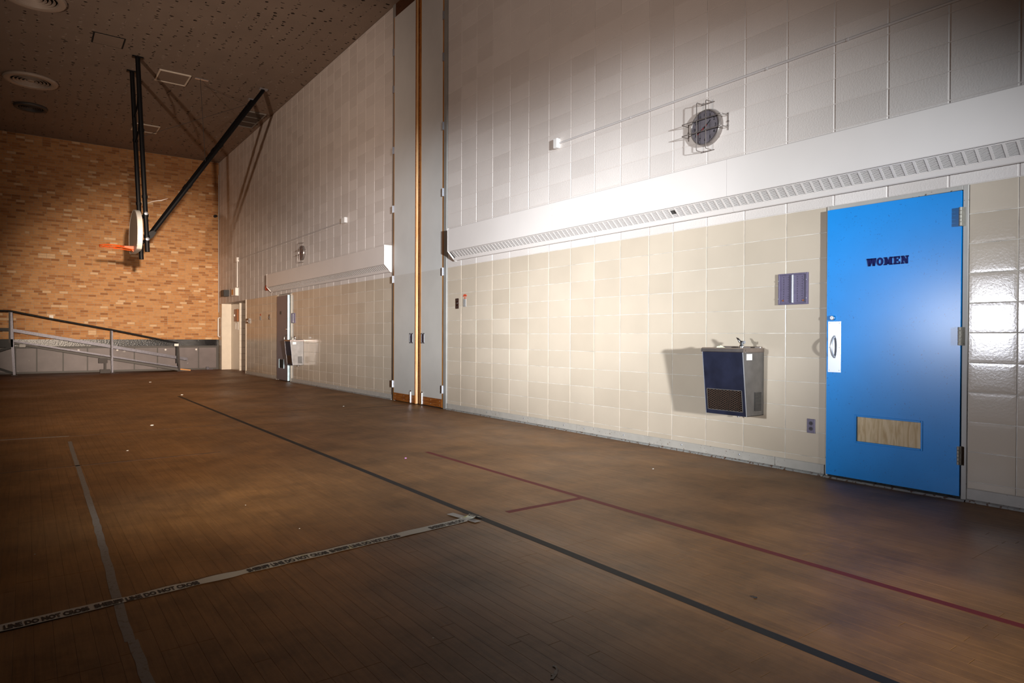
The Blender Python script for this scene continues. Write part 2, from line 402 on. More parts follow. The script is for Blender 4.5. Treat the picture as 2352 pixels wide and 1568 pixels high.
def build_wall(wall, cols_up, cols_lo, ytop):
    up_cells = []; lo_cells = []
    rows = [ZT+i*CO for i in range(24)]
    for (y0, y1) in cols_up:
        for z0 in rows:
            z1 = min(z0+CO, ytop)
            if z1-z0 < .02: continue
            up_cells.append(((D+random.uniform(-.0008, .0008), (y0+y1)/2, (z0+z1)/2), (round(y1-y0, 3), round(z1-z0, 3)), random.random()))
    for (y0, y1) in cols_lo:
        for i in range(-1, 10):
            z0 = ZB+i*CO if i >= 0 else 0.005
            z1 = ZB+(i+1)*CO
            lo_cells.append(((D+random.uniform(-.0006, .0006), (y0+y1)/2, (z0+z1)/2), (round(y1-y0, 3), round(z1-z0, 3)), random.random()))
    field(wall, up_cells, wall_piece(.012, .005, .0028), 'block', 'block_field', M['block'])
    field(wall, lo_cells, wall_piece(.006, .0045, .0018, True), 'tile', 'tile_field', M['tile'])

# near part of the right-hand wall
wr = empty('wall_right', (D, 4.3, 0), 'white painted block wall over glazed tan tiles, from the blue door to the tall grey leaves', None, None, 'structure')
cuts = [8.700, 8.303-.0] + [8.303-.4064*i for i in range(1, 10)]
cuts += [4.332-.4064*i for i in range(0, 13)]
cols_up = [(cuts[i+1], cuts[i]) for i in range(len(cuts)-1)]
cols_lo = []
for (a, b_) in cols_up:
    if b_ <= 1.766 or a >= 2.76: cols_lo.append((a, b_))
    else:
        if a < 1.766: cols_lo.append((a, 1.766))
        if b_ > 2.76: cols_lo.append((2.76, b_))
cols_lo = [c for c in cols_lo if c[1]-c[0] > .03]
build_wall(wr, cols_up, cols_lo, H-.005)
YN = cuts[-1]
mb = MB(); mb.box(D+.0045, D+.25, YN, 8.70, ZT-.002, H)
part('mortar', mb, M['block_joint'], wr)
mb = MB(); mb.box(D+.0035, D+.25, YN, 1.766, 0, ZT); mb.box(D+.0035, D+.25, 2.76, 8.70, 0, ZT)
part('grout', mb, M['grout'], wr)
mb = MB(); mb.box(D+.002, D+.25, -12, YN, 0, H)
part('plain_wall', mb, M['block_joint'], wr)

# far part of the same wall
wf = empty('wall_right_far', (D, 17, 0), 'white block wall over tan glazed tiles beyond the tall grey leaves', None, None, 'structure')
cuts = [10.56, 10.935] + [10.935+.4018*i for i in range(1, 10)] + [14.848]
cuts += [14.848+.4064*i for i in range(1, 22)]
cuts = [c for c in cuts if c < L-.05]+[L]
cols_up = [(cuts[i], cuts[i+1]) for i in range(len(cuts)-1)]
cols_lo = []
for (a, b_) in cols_up:
    segs = [(a, min(b_, 16.04)), (max(a, 17.18), min(b_, 20.2)), (max(a, 23.2), b_)]
    for s_ in segs:
        if s_[1]-s_[0] > .03: cols_lo.append(s_)
build_wall(wf, cols_up, cols_lo, H-.005)
mb = MB(); mb.box(D+.0045, D+.3, 10.56, L+.3, ZT-.002, H); part('mortar', mb, M['block_joint'], wf)
mb = MB(); mb.box(D+.0035, D+.25, 10.56, 16.04, 0, ZT); mb.box(D+.0035, D+.25, 17.18, 20.2, 0, ZT); mb.box(D+.0035, D+.29, 23.22, L+.3, 0, ZT)
part('grout', mb, M['grout'], wf)
# alcove at the far end: white pier, tan side wall, white jamb
mb = MB(); mb.box(D+.0035, 5.495, 23.2, 23.22, 0, ZT); part('white_return', mb, M['cream'], wf)
mb = MB(); mb.box(5.497, 5.62, 22.2, 23.22, 0, ZT-.01); part('alcove_side', mb, M['tile'], wf)
jam = []
for i in range(11):
    z0 = 0 if i == 0 else ZB+(i-1)*CO
    jam.append(((0, 0, 0), (z0, ZB+i*CO)))
for (_, (z0, z1)) in jam:
    mb = MB(); mb.box(5.495, 5.86, 22.16+.0, 22.2, z0+.004, min(z1, ZT)-.004); part('tile', mb, M['cream'], wf)
mb = MB(); mb.box(5.86, 6.3, 20.0, 22.2, 0, ZT); mb.box(5.44, 5.9, 20.0, 20.2, 0, ZT); part('alcove_wall', mb, M['cream'], wf)
mb = MB(); mb.box(D+.3, 6.3, 20.0, L, ZT, ZT+.05); part('alcove_soffit', mb, M['cream'], wf)
mb = MB(); mb.box(D-.012, D+.06, 20.17, 20.235, 0, ZT+.01); part('steel_corner', mb, M['cream'], wf)

# ------------------------------------------------------------------ floor
fl = empty('floor', (0, 6, 0), 'brown varnished narrow-board gymnasium floor, scuffed and dusty', None, None, 'structure')
BW = .06
cells = []
x = D-.012
bi = 0; ends = None
while x > -3.6:
    if ends is None or bi % 11 == 0:
        y = -1.6-random.random()*1.2; ends = []
        while y < L:
            ends.append(y); y += random.uniform(1.05, 1.5)
        ends.append(L)
    off = 0 if random.random() < .55 else random.uniform(-.4, .4)
    for i in range(len(ends)-1):
        a, b_ = ends[i]+(off if i else 0), ends[i+1]+(off if i+1 < len(ends)-1 else 0)
        if i+1 == len(ends)-1: b_ = L
        ln = round((b_-a)/.1)*.1 if i+1 < len(ends)-1 else b_-a
        cells.append(((x-BW/2, (a+b_)/2, 0), (BW, round(b_-a, 5)), min(1, max(0, random.gauss(.5, .28)))))
    x -= BW; bi += 1
def board(mb, c, key, tone):
    w_, l_ = key; g = .0005; x0, x1 = c[0]-w_/2+g/2, c[0]+w_/2-g/2; y0, y1 = c[1]-l_/2+.0007, c[1]+l_/2-.0007
    z = c[2]; k = .0004
    vs = [(x0+k,y0+k,z),(x1-k,y0+k,z),(x1-k,y1-k,z),(x0+k,y1-k,z),(x0,y0,z-.0005),(x1,y0,z-.0005),(x1,y1,z-.0005),(x0,y1,z-.0005),
          (x0,y0,z-.008),(x1,y0,z-.008),(x1,y1,z-.008),(x0,y1,z-.008)]
    mb.add(vs, [(0,1,2,3),(0,4,5,1),(1,5,6,2),(2,6,7,3),(3,7,4,0),(4,8,9,5),(5,9,10,6),(6,10,11,7),(7,11,8,4)], tone)
field(fl, cells, board, 'floor_board', 'floor_board_field', M['floor'])
mb = MB(); mb.box(-12, 6.4, -12, L+.3, -.15, -.006); part('subfloor', mb, M['subfloor'], fl)
mb = MB(); mb.box(-12, x, -12, L, -.006, -.0005); mb.box(x, D, -12, -2.9, -.006, -.0005); part('plain_floor', mb, M['floor'], fl)
mb = MB(); mb.box(D, 6.3, 20.0, 23.3, -.006, 0); part('alcove_floor', mb, M['floor'], fl)

# ------------------------------------------------------------------ ceiling with rows of pits
mb = MB(); pit_faces = []
def ceil_cells():
    xs = []; x = D; k = 0
    while x > -2.6:
        w_ = .16 if k % 2 == 0 else .27
        xs.append((x-w_, x)); x -= w_; k += 1
    for (x0, x1) in xs:
        y = 6.5
        while y < L-.001:
            ln = random.uniform(.045, .12); y2 = min(y+ln, L)
            cx = (x0+x1)/2; cy = (y+y2)/2
            wob = random.uniform(-.035, .035)
            if random.random() < .66 and y2-y > .04:
                rx = random.uniform(.012, .048)*random.uniform(.6, 1); ry = min(random.uniform(.008, .034), (y2-y)/2-.004)
                outer = [(x0,y),(cx,y),(x1,y),(x1,cy),(x1,y2),(cx,y2),(x0,y2),(x0,cy)]
                dirs = [(-.7,-.7),(0,-1),(.7,-.7),(1,0),(.7,.7),(0,1),(-.7,.7),(-1,0)]
                inner = [(cx+wob+d[0]*rx*random.uniform(.8, 1.2), cy+d[1]*ry*random.uniform(.7, 1.15)) for d in dirs]
                dp = random.uniform(.014, .035)
                vs = [(p[0], p[1], H) for p in outer]+[(p[0], p[1], H) for p in inner]+[(p[0], p[1], H+dp) for p in inner]
                fs = [(i, 8+i, 8+(i+1) % 8, (i+1) % 8) for i in range(8)]+[(8+i, 16+i, 16+(i+1) % 8, 8+(i+1) % 8) for i in range(8)]+[tuple(range(16, 24))]
                mb.add(vs, fs, .5); pit_faces.extend(range(len(mb.f)-(9 if random.random() < .5 else 1), len(mb.f)))
            else:
                mb.add([(x0,y,H),(x0,y2,H),(x1,y2,H),(x1,y,H)], [(0,1,2,3)])
            y = y2
    return x
xe = ceil_cells()
ce = mb.build('ceiling', M['ceiling']); ce.data.materials.append(M['ceiling_pit'])
for i in pit_faces: ce.data.polygons[i].material_index = 1
tag(ce, 'dim brown acoustic ceiling pitted in rows', None, None, 'structure')
mb = MB(); mb.box(-12, D+.3, -12, 6.5, H, H+.1); mb.box(-12, xe, 6.5, L+.3, H, H+.1); mb.box(xe, D+.3, 6.5, L+.3, H+.06, H+.1)
part('ceiling_slab', mb, M['ceiling'], ce)

# ------------------------------------------------------------------ far brick wall
wb = empty('wall_far', (2, L, 0), 'orange-brown brick wall at the far end of the hall', None, None, 'structure')
cells = []
BH = .0680; BL = .205
z = .99; r = 0
while z < H-.01:
    x1 = D-.0
    first = True
    while x1 > -3.5:
        ln = BL if random.random() < .93 else BL/2
        if first: ln = BL*random.choice((.5, 1, .75)) if r % 2 else BL; first = False
        x0 = x1-ln
        t = random.random(); t = t**.9
        if random.random() < .05: t = 1
        elif t > .86: t = .7
        cells.append((((x0+x1)/2, L, z+BH/2), (round(ln, 4), BH), t)); x1 = x0
    z += BH; r += 1
def brick(mb, c, key, tone):
    l_, h_ = key; g = .009; k = .002; y = c[1]
    x0, x1, z0, z1 = c[0]-l_/2+g/2, c[0]+l_/2-g/2, c[2]-h_/2+g/2, c[2]+h_/2-g/2
    vs = [(x0+k,y-.01,z0+k),(x1-k,y-.01,z0+k),(x1-k,y-.01,z1-k),(x0+k,y-.01,z1-k),(x0,y-.008,z0),(x1,y-.008,z0),(x1,y-.008,z1),(x0,y-.008,z1),
          (x0,y+.02,z0),(x1,y+.02,z0),(x1,y+.02,z1),(x0,y+.02,z1)]
    mb.add(vs, [(0,1,2,3),(4,5,1,0),(5,6,2,1),(6,7,3,2),(7,4,0,3),(8,9,5,4),(9,10,6,5),(10,11,7,6),(11,8,4,7)], tone)
field(wb, cells, brick, 'brick', 'brick_field', M['brick'], fine=lambda c: c[0][2] < 3.2 and c[0][0] > 1.2)
mb = MB(); mb.box(-12, D, L-.004, L+.3, .985, H); part('mortar', mb, M['grout_dark'], wb)
mb = MB(); mb.box(-12, D+.0, L+.0, L+.3, 0, .985); part('footing', mb, M['dark_frame'], wb)

mb = MB(); mb.box(-12.2, -12, -12, L+.3, 0, H); o = mb.build('wall_left', M['far_side']); tag(o, 'plain brown wall far off on the left', None, None, 'structure')
mb = MB(); mb.box(-12.2, D+.25, -12.2, -12, 0, H); o = mb.build('wall_back', M['far_side']); tag(o, 'plain brown wall behind the camera', None, None, 'structure')

# ------------------------------------------------------------------ base strips
def base_strip(name, segs, lab, screws, joints):
    b0 = empty(name, (D, segs[0][0], 0), lab, None, None, 'structure')
    for (a, c) in segs:
        js = [a]+sorted(j for j in joints if a < j < c)+[c]
        for i in range(len(js)-1):
            mb = MB(); mb.prism([(D-.003, .018), (D-.003, .092), (D-.0065, .095), (D-.011, .090), (D-.011, .022), (D-.016, .018)], 'y', js[i]+.0015, js[i+1]-.0015)
            part('strip', mb, M['base'], b0)
        mb = MB(); mb.prism([(D-.002, 0), (D-.002, .022), (D-.012, .021), (D-.028, .012), (D-.033, .0008)], 'y', a, c)
        part('shoe_moulding', mb, M['base_low'], b0)
    for y in screws:
        mb = MB(); mb.lathe([(.008, 0), (.0075, -.002), (.004, -.004)], (D-.011, y, .062), 'x', 10); part('screw', mb, M['steel'], b0, True)
    return b0
base_strip('baseboard_right', [(YN, 1.764), (2.765, 8.69)], 'grey metal base strip under the near tiles, screwed on',
           [7.6, 6.75, 5.96, 5.60, 4.98, 4.2, 3.55, .9, 1.35], [5.74, 3.2])
base_strip('baseboard_right_far', [(10.57, 16.03), (17.19, 20.16)], 'grey metal base strip under the far tiles',
           [10.8, 12.2, 13.1, 14.0, 15.1, 15.6, 17.6, 18.4, 19.3], [13.3])

# ------------------------------------------------------------------ door_1: the blue door
d1 = empty('door_1', (D, 2.27, 0), 'bright blue door lettered WOMEN beside the drinking fountain', None, None, 'structure')
XF = D-.030        # face of the leaf
mb = MB(); fx0, fx1 = D-.006, D+.12
mb.cbox(fx0, fx1, 1.768, 1.802, 0.0, 2.172, .003); part('jamb', mb, M['frame_door'], d1)
mb = MB(); mb.cbox(fx0, fx1, 2.740, 2.758, 0.0, 2.172, .003); part('jamb', mb, M['frame_door'], d1)
mb = MB(); mb.cbox(fx0, fx1, 1.802, 2.740, 2.141, 2.172, .003); part('head', mb, M['frame_door'], d1)
mb = MB(); mb.box(D+.10, D+.12, 1.80, 2.742, 0, 2.141); part('dark_backing', mb, M['void'], d1)  # black sheet across the opening stands in for the darkness behind the leaf
mb = MB(); mb.prism([(D-.045, 0), (D+.10, 0), (D+.10, .012), (D-.030, .012)], 'y', 1.77, 2.757); part('threshold', mb, M['base_low'], d1)
# leaf with an opening for the plywood panel
WY0, WY1, WZ0, WZ1 = 2.044, 2.503, .319, .515
mb = MB(); X1 = D+.015
lz0, lz1, ly0, ly1 = .030, 2.135, 1.806, 2.735
mb.box(XF, X1, ly0, WY0, lz0, lz1); mb.box(XF, X1, WY1, ly1, lz0, lz1); mb.box(XF, X1, WY0, WY1, lz0, WZ0); mb.box(XF, X1, WY0, WY1, WZ1, lz1)
leaf = part('leaf', mb, M['blue'], d1)
mb = MB(); mb.box(XF+.012, XF+.02, WY0, WY1, WZ0, WZ1); ply = part('plywood_patch', mb, M['ply'], d1, label='bare plywood patch in the blue door')
for (a, b_, c, e) in ((WY0-.010, WY0+.004, WZ0-.01, WZ1+.01), (WY1-.004, WY1+.010, WZ0-.01, WZ1+.01), (WY0+.004, WY1-.004, WZ0-.010, WZ0+.004), (WY0+.004, WY1-.004, WZ1-.004, WZ1+.010)):
    mb = MB(); mb.cbox(XF-.004, XF+.012, a, b_, c, e, .002); part('bead', mb, M['blue'], d1)
for z0, z1 in ((1.889, 2.018), (1.07, 1.196), (.249, .375)):
    mb = MB()
    for i in range(5):
        a = z0+(z1-z0)*i/5; mb.lathe([(.0095, .0008), (.0105, .002), (.0105, (z1-z0)/5-.002), (.0095, (z1-z0)/5-.0008)], (XF-.012, 1.804, a), 'z', 12)
    mb.box(XF-.010, D-.006, 1.792, 1.806, z0, z1); mb.box(XF-.003, XF, 1.806, 1.815, z0, z1)
    part('hinge', mb, M['hinge'], d1, True)
mb = MB(); mb.cbox(XF-.0015, XF, 2.622, 2.724, .846, 1.249, .0006); pp = part('pull_plate', mb, M['steel'], d1)
for y in (2.635, 2.712):
    for z in (.862, 1.043, 1.236):
        mb = MB(); mb.lathe([(.003, 0), (.0026, -.001)], (XF-.0015, y, z), 'x', 8); part('screw', mb, M['galv'], pp)
mb = MB(); pts = []
for i in range(17):
    t = i/16; z = .968+t*(1.128-.968); pts.append((XF-.002-.052*sin(pi*t)**.55, 2.672, z))
mb.tube(pts, [.011 if i in (0, 16) else .0085 for i in range(17)], 10); part('pull_handle', mb, M['handle'], pp, True)
mb = MB(); mb.lathe([(.020, 0), (.020, -.012), (.016, -.024), (.012, -.024)], (XF, 2.683, 1.277), 'x', 22); lk = part('deadbolt', mb, M['chrome'], d1, True)
mb = MB(); mb.lathe([(.011, -.022), (.011, -.026)], (XF, 2.683, 1.277), 'x', 16); part('cylinder', mb, M['steel'], lk, True)
mb = MB(); mb.box(XF-.0275, XF-.0262, 2.682, 2.684, 1.270, 1.284); part('keyway', mb, M['void'], lk)
# WOMEN in bold slab-serif letters
def stroke(p, q, w_):
    (x0, y0), (x1, y1) = p, q; h_ = w_/2
    return [(x0-h_, y0), (x0+h_, y0), (x1+h_, y1), (x1-h_, y1)]
def rect(x0, x1, y0, y1): return [(x0, y0), (x1, y0), (x1, y1), (x0, y1)]
LET = {
 'W': [stroke((.29, 0), (.16, 1), .27), stroke((.29, 0), (.52, 1), .22), stroke((.76, 0), (.54, 1), .24), stroke((.76, 0), (.88, 1), .22), rect(0, .36, .83, 1), rect(.40, .62, .83, 1), rect(.70, 1, .83, 1)],
 'M': [rect(.10, .34, 0, 1), rect(.68, .93, 0, 1), stroke((.50, .12), (.24, 1), .26), stroke((.50, .12), (.78, 1), .26), rect(0, .38, 0, .16), rect(.60, 1, 0, .16), rect(0, .30, .84, 1), rect(.72, 1, .84, 1)],
 'E': [rect(.12, .46, 0, 1), rect(0, .98, 0, .19), rect(0, .95, .81, 1), rect(.40, .72, .40, .60), rect(.80, 1, .0, .36), rect(.78, .96, .66, 1), rect(.64, .75, .32, .68)],
 'N': [rect(.08, .30, 0, 1), rect(.72, .93, 0, 1), stroke((.78, 0), (.22, 1), .34), rect(0, .42, 0, .17), rect(0, .30, .83, 1), rect(.60, 1.02, .83, 1)]}
spans = {'W': (0, .237), 'O': (.246, .408), 'M': (.419, .633), 'E': (.650, .806), 'N': (.827, 1.0)}
TY0, TW, TZ0, TH_ = 2.430, .293, 1.663, .059
for ch, (a, b_) in spans.items():
    mb = MB()
    if ch == 'O':
        n = 28; vs = []
        cy = TY0-TW*(a+b_)/2; hw = TW*(b_-a)/2; cz = TZ0+TH_/2
        for xo in (XF-.004, XF):
            for (rx, rz) in ((hw, TH_*.52), (hw*.40, TH_*.30)):
                vs += [(xo, cy+rx*cos(2*pi*k/n), cz+rz*sin(2*pi*k/n)) for k in range(n)]
        fs = []
        for k in range(n):
            j = (k+1) % n
            fs += [(k, j, n+j, n+k), (k, 2*n+k, 2*n+j, j), (n+k, n+j, 3*n+j, 3*n+k)]
        mb.add(vs, fs)
    else:
        for poly in LET[ch]:
            mb.prism([(TY0-TW*(a+(b_-a)*p[0]), TZ0+TH_*p[1]) for p in poly], 'x', XF-.004, XF)
    part('letter', mb, M['navy'], d1)

# the leaf stands a touch open: its left edge is further out than its hinge edge
def lean(o):
    for v in o.data.vertices:
        v.co.x -= (v.co.y-2.27)*.022
    for c in o.children: lean(c)
for o in d1.children:
    if o.name.split('.')[0] in ('leaf', 'plywood_patch', 'bead', 'pull_plate', 'deadbolt', 'letter'): lean(o)
# ------------------------------------------------------------------ door_2: far door, slightly ajar
d2 = empty('door_2', (D, 16.6, 0), 'blue door with its unlit face coloured grey-purple, standing slightly ajar behind the far drinking fountain', None, None, 'structure')
mb = MB(); mb.cbox(D-.006, D+.12, 16.045, 16.15, 0, 2.16, .003); part('jamb', mb, M['cream'], d2)
mb = MB(); mb.cbox(D-.006, D+.12, 17.10, 17.175, 0, 2.16, .003); part('jamb', mb, M['cream'], d2)
mb = MB(); mb.cbox(D-.006, D+.12, 16.15, 17.10, 2.125, 2.16, .003); part('head', mb, M['frame_door'], d2)
mb = MB(); mb.box(D+.1, D+.12, 16.14, 17.11, 0, 2.13); part('dark_backing', mb, M['void'], d2)  # black sheet in place of the unlit space behind this leaf
ang = math.radians(1.3); hy, hx = 17.085, D-.004; LW = .92
def on_leaf(out, along, z): # out = towards the room, along = from hinge
    return (hx-along*sin(ang)-out*cos(ang), hy-along*cos(ang)+out*sin(ang), z)
def leaf_box(mb, o0, o1, a0, a1, z0, z1):
    P = [on_leaf(o, a, z) for z in (z0, z1) for (o, a) in ((o0, a0), (o1, a0), (o1, a1), (o0, a1))]
    mb.add(P, [(0,1,2,3),(7,6,5,4),(4,5,1,0),(5,6,2,1),(6,7,3,2),(7,4,0,3)])
mb = MB(); leaf_box(mb, -.005, .04, 0, LW, .02, 2.12); part('leaf', mb, M['unlit_door'], d2)
mb = MB(); leaf_box(mb, -.007, .042, LW, LW+.004, .02, 2.12); part('leaf_edge', mb, M['lit_edge'], d2, label='free edge of the blue door, coloured as if brightly lit')
mb = MB(); leaf_box(mb, .040, .042, .25, .40, 1.66, 1.74); part('room_sign', mb, M['dark_frame'], d2)
mb = MB(); leaf_box(mb, .040, .043, .22, .62, .32, .53); vv = part('vent_opening', mb, M['void'], d2)
mb = MB(); leaf_box(mb, .040, .052, .20, .235, .31, .54); leaf_box(mb, .040, .052, .60, .63, .31, .54); part('vent_bead', mb, M['lit_edge'], d2)
mb = MB(); mb.tube([on_leaf(.040, .86, .98), on_leaf(.10, .86, 1.01), on_leaf(.10, .86, 1.11), on_leaf(.04, .86, 1.14)], .010, 8); part('pull_handle', mb, M['chrome'], d2, True)
mb = MB(); mb.tube([on_leaf(.04, .86, 1.285), on_leaf(.065, .86, 1.285)], .02, 12); part('deadbolt', mb, M['chrome'], d2, True)
for z in (.30, 1.10, 1.95):
    mb = MB(); mb.lathe([(.014, 0), (.014, .12)], (D-.022, 17.10, z), 'z', 10); part('hinge', mb, M['white'], d2, True)

# ------------------------------------------------------------------ door_3: two tall grey leaves
d3 = empty('door_3', (D, 9.6, 0), 'pair of floor-to-ceiling grey leaves with orange wooden edges', None, None, 'structure')
mb = MB(); mb.cbox(D-.02, D+.12, 8.705, 8.79, 0, H, .003); part('jamb', mb, M['frame'], d3)
mb = MB(); mb.cbox(D-.02, D+.12, 10.46, 10.555, 0, H, .003); part('jamb', mb, M['frame'], d3)
mb = MB(); mb.box(D-.01, D+.12, 8.79, 10.46, 6.66, H); part('header', mb, M['dark_wood'], d3)
mb = MB(); mb.box(D+.11, D+.125, 8.79, 10.46, 0, 6.66); part('backing', mb, M['dark_wood'], d3)
def tall_leaf(y0, y1, x0, lab):
    mb = MB(); mb.box(x0, x0+.045, y0, y1, ZT-.003, 6.645); lf = part('leaf', mb, M['leaf_up'], d3, label=lab)
    mb = MB(); mb.box(x0, x0+.045, y0, y1, .015, ZT-.003); part('leaf_lower', mb, M['leaf_lo'], lf)
    mb = MB(); mb.box(x0-.004, x0, y0+.005, y1-.005, .016, .145); kb = part('kick_board', mb, M['kick'], lf)
    mb = MB()
    for yy in (y0+.06, (y0+y1)/2, y1-.06):
        for z in (.05, .11): mb.lathe([(.006, 0), (.005, -.002)], (x0-.004, yy, z), 'x', 8)
    part('screws', mb, M['steel'], lf, True)
    return lf
xl = D-.048
lf1 = tall_leaf(9.655, 10.425, xl, 'left leaf, standing slightly proud')
mb = MB(); mb.box(xl+.008, xl+.046, 9.640, 9.655, .01, 6.645); part('wood_edge', mb, M['lit_wood'], d3)
mb = MB(); mb.box(xl-.002, xl+.008, 9.641, 9.655, .01, 6.645); part('edge_strip', mb, M['kick'], d3)
mb = MB(); mb.box(xl+.0, xl+.045, 10.425, 10.452, .01, 6.645); part('wood_edge', mb, M['orange_wood'], d3)
xr = D-.012
lf2 = tall_leaf(8.835, 9.52, xr, 'right leaf, set a little back')
mb = MB(); mb.box(xr-.002, xr+.045, 8.797, 8.835, .01, 6.645); part('wood_edge', mb, M['orange_wood'], d3)
mb = MB(); mb.box(xr-.004, xr+.045, 9.52, 9.548, .01, 6.645); part('wood_edge', mb, M['orange_wood'], d3)
mb = MB(); mb.box(xr+.02, xr+.045, 9.548, 9.64, .01, 6.645); part('astragal', mb, M['kick'], d3)
for (x0, y0, lf) in ((xl, 9.735, lf1), (xr, 9.405, lf2)):
    mb = MB(); mb.box(x0-.003, x0, y0, y0+.022, 1.005, 1.172); mb.box(x0-.003, x0, y0+.09, y0+.112, 1.005, 1.172)
    mb.box(x0-.003, x0, y0, y0+.112, 1.005, 1.02); mb.box(x0-.003, x0, y0, y0+.112, 1.157, 1.172); part('flush_pull', mb, M['steel'], lf)
    mb = MB(); mb.box(x0-.001, x0-.0004, y0+.022, y0+.09, 1.02, 1.157); part('pull_recess', mb, M['socket'], lf)
for (x0, y0, lf) in ((xl, 9.765, lf1), (xr, 9.44, lf2)):
    mb = MB(); mb.cbox(x0-.008, x0-.004, y0, y0+.04, .01, .22, .001); mb.tube([(x0-.014, y0+.02, .02), (x0-.014, y0+.02, .20)], .008, 8); part('slide_bolt', mb, M['chrome'], lf, True)
for z in (.24, 2.06, 3.28, 4.30, 5.36, 6.0):
    mb = MB(); mb.lathe([(.012, 0), (.012, .12)], (D-.034, 8.795, z), 'z', 10); mb.box(D-.026, D-.014, 8.785, 8.833, z, z+.12); part('hinge', mb, M['steel'], d3, True)
    mb = MB(); mb.lathe([(.012, 0), (.012, .12)], (D-.058, 10.462, z-.01), 'z', 10); mb.box(D-.056, D-.048, 10.43, 10.48, z-.01, z+.11); part('hinge', mb, M['steel'], d3, True)

# ------------------------------------------------------------------ wall heaters
def heater(name, ya, yb, seams, lab, mirror=False, hole=None):
    h0 = empty(name, (D, (ya+yb)/2, 2.25), lab, 'heater', 'long white wall heaters')
    xf = D-.155
    js = [ya]+seams+[yb]
    prof = [(D-.005, 2.715), (xf+.006, 2.715), (xf, 2.709), (xf, 2.384), (xf+.005, 2.379), (D-.005, 2.52)]
    for i in range(len(js)-1):
        a, b_ = js[i]+.001, js[i+1]-.001
        mb = MB(); mb.prism(prof, 'y', a, b_); part('cover', mb, M['heater'], h0)
        mb = MB(); mb.prism([(D-.030, 2.255), (D-.022, 2.262), (D-.052, 2.292), (D-.060, 2.284), (D-.046, 2.258), (D-.036, 2.252)], 'y', a, b_); part('bottom_lip', mb, M['heater'], h0)
    mb = MB(); mb.prism([(D-.006, 2.26), (D-.006, 2.51), (xf+.03, 2.37), (D-.045, 2.29)], 'y', ya+.01, yb-.01); part('core', mb, M['heater_dark'], h0)
    for y, s in ((ya, -1), (yb, 1)):
        mb = MB(); mb.prism([(D-.001, 2.722), (xf-.003, 2.722), (xf-.003, 2.381), (xf+.03, 2.345), (D-.034, 2.249), (D-.001, 2.249)], 'y', y-.004, y+.004)
        part('end_cap', mb, M['heater'], h0)
    # louvred bays along the sloping underside
    A = Vector((xf+.006, 0, 2.376)); B = Vector((D-.055, 0, 2.289)); dv = B-A; ln = dv.length; dv.normalize(); nv = Vector((dv.z, 0, -dv.x))
    if nv.x > 0: nv = -nv
    P = .0762
    mb = MB()
    def quadbox(t0, t1, y0, y1, th, o0=0., lift=0.):
        p = [A+dv*t0+nv*(o0+lift), A+dv*t1+nv*o0]
        q = [a_-nv*th for a_ in p]
        vs = [(c.x, y, c.z) for y in (y0, y1) for c in (p[0], p[1], q[1], q[0])]
        mb.add(vs, [(0,1,2,3),(7,6,5,4),(0,4,5,1),(1,5,6,2),(2,6,7,3),(3,7,4,0)])
    quadbox(0, ln, -P/2, -P/2+.017, .002, .001)
    quadbox(0, .012, -P/2+.017, P/2, .002, .001); quadbox(ln-.010, ln, -P/2+.017, P/2, .002, .001)
    ns = 12; q0 = .012; st = (ln-.022)/ns
    for i in range(ns): quadbox(q0+i*st+.0060, q0+(i+1)*st, -P/2+.017, P/2, .0012, .0005, -.003)
    me = mb.mesh('louver_bay'); me.materials.append(M['heater'])
    y = ya+.01+P/2; k = 0
    while y+P/2 < yb:
        if hole and abs(y-hole) < P/2:
            hb = MB(); keep = mb; mb = hb
            quadbox(0, ln, -P/2, -P/2+.017, .002, .001); quadbox(0, .012, -P/2+.017, P/2, .002, .001); quadbox(ln-.010, ln, -P/2+.017, P/2, .002, .001)
            for i in list(range(0, 2))+list(range(7, ns)): quadbox(q0+i*st+.0060, q0+(i+1)*st, -P/2+.017, P/2, .0012, .0005, -.003)
            mb = keep
            m2_ = hb.mesh('louver_bay'); m2_.materials.append(M['heater']); o = bpy.data.objects.new('louver_bay', m2_); COL.objects.link(o); o.parent = h0; o.location = (-D, y-(ya+yb)/2, -2.25); o['label'] = 'louver bay with broken slats'
        else:
            o = bpy.data.objects.new('louver_bay', me); COL.objects.link(o); o.parent = h0; o.location = (-D, y-(ya+yb)/2, -2.25)
        y += P; k += 1
    return h0
heater('wall_heater', -.85, 8.44, [1.16, 3.60, 6.03], 'long white louvred wall heater above the blue door and near fountain', hole=4.229)
heater('wall_heater', 10.60, 17.60, [12.95, 15.3], 'long white louvred wall heater beyond the tall grey leaves, above the far fountain')

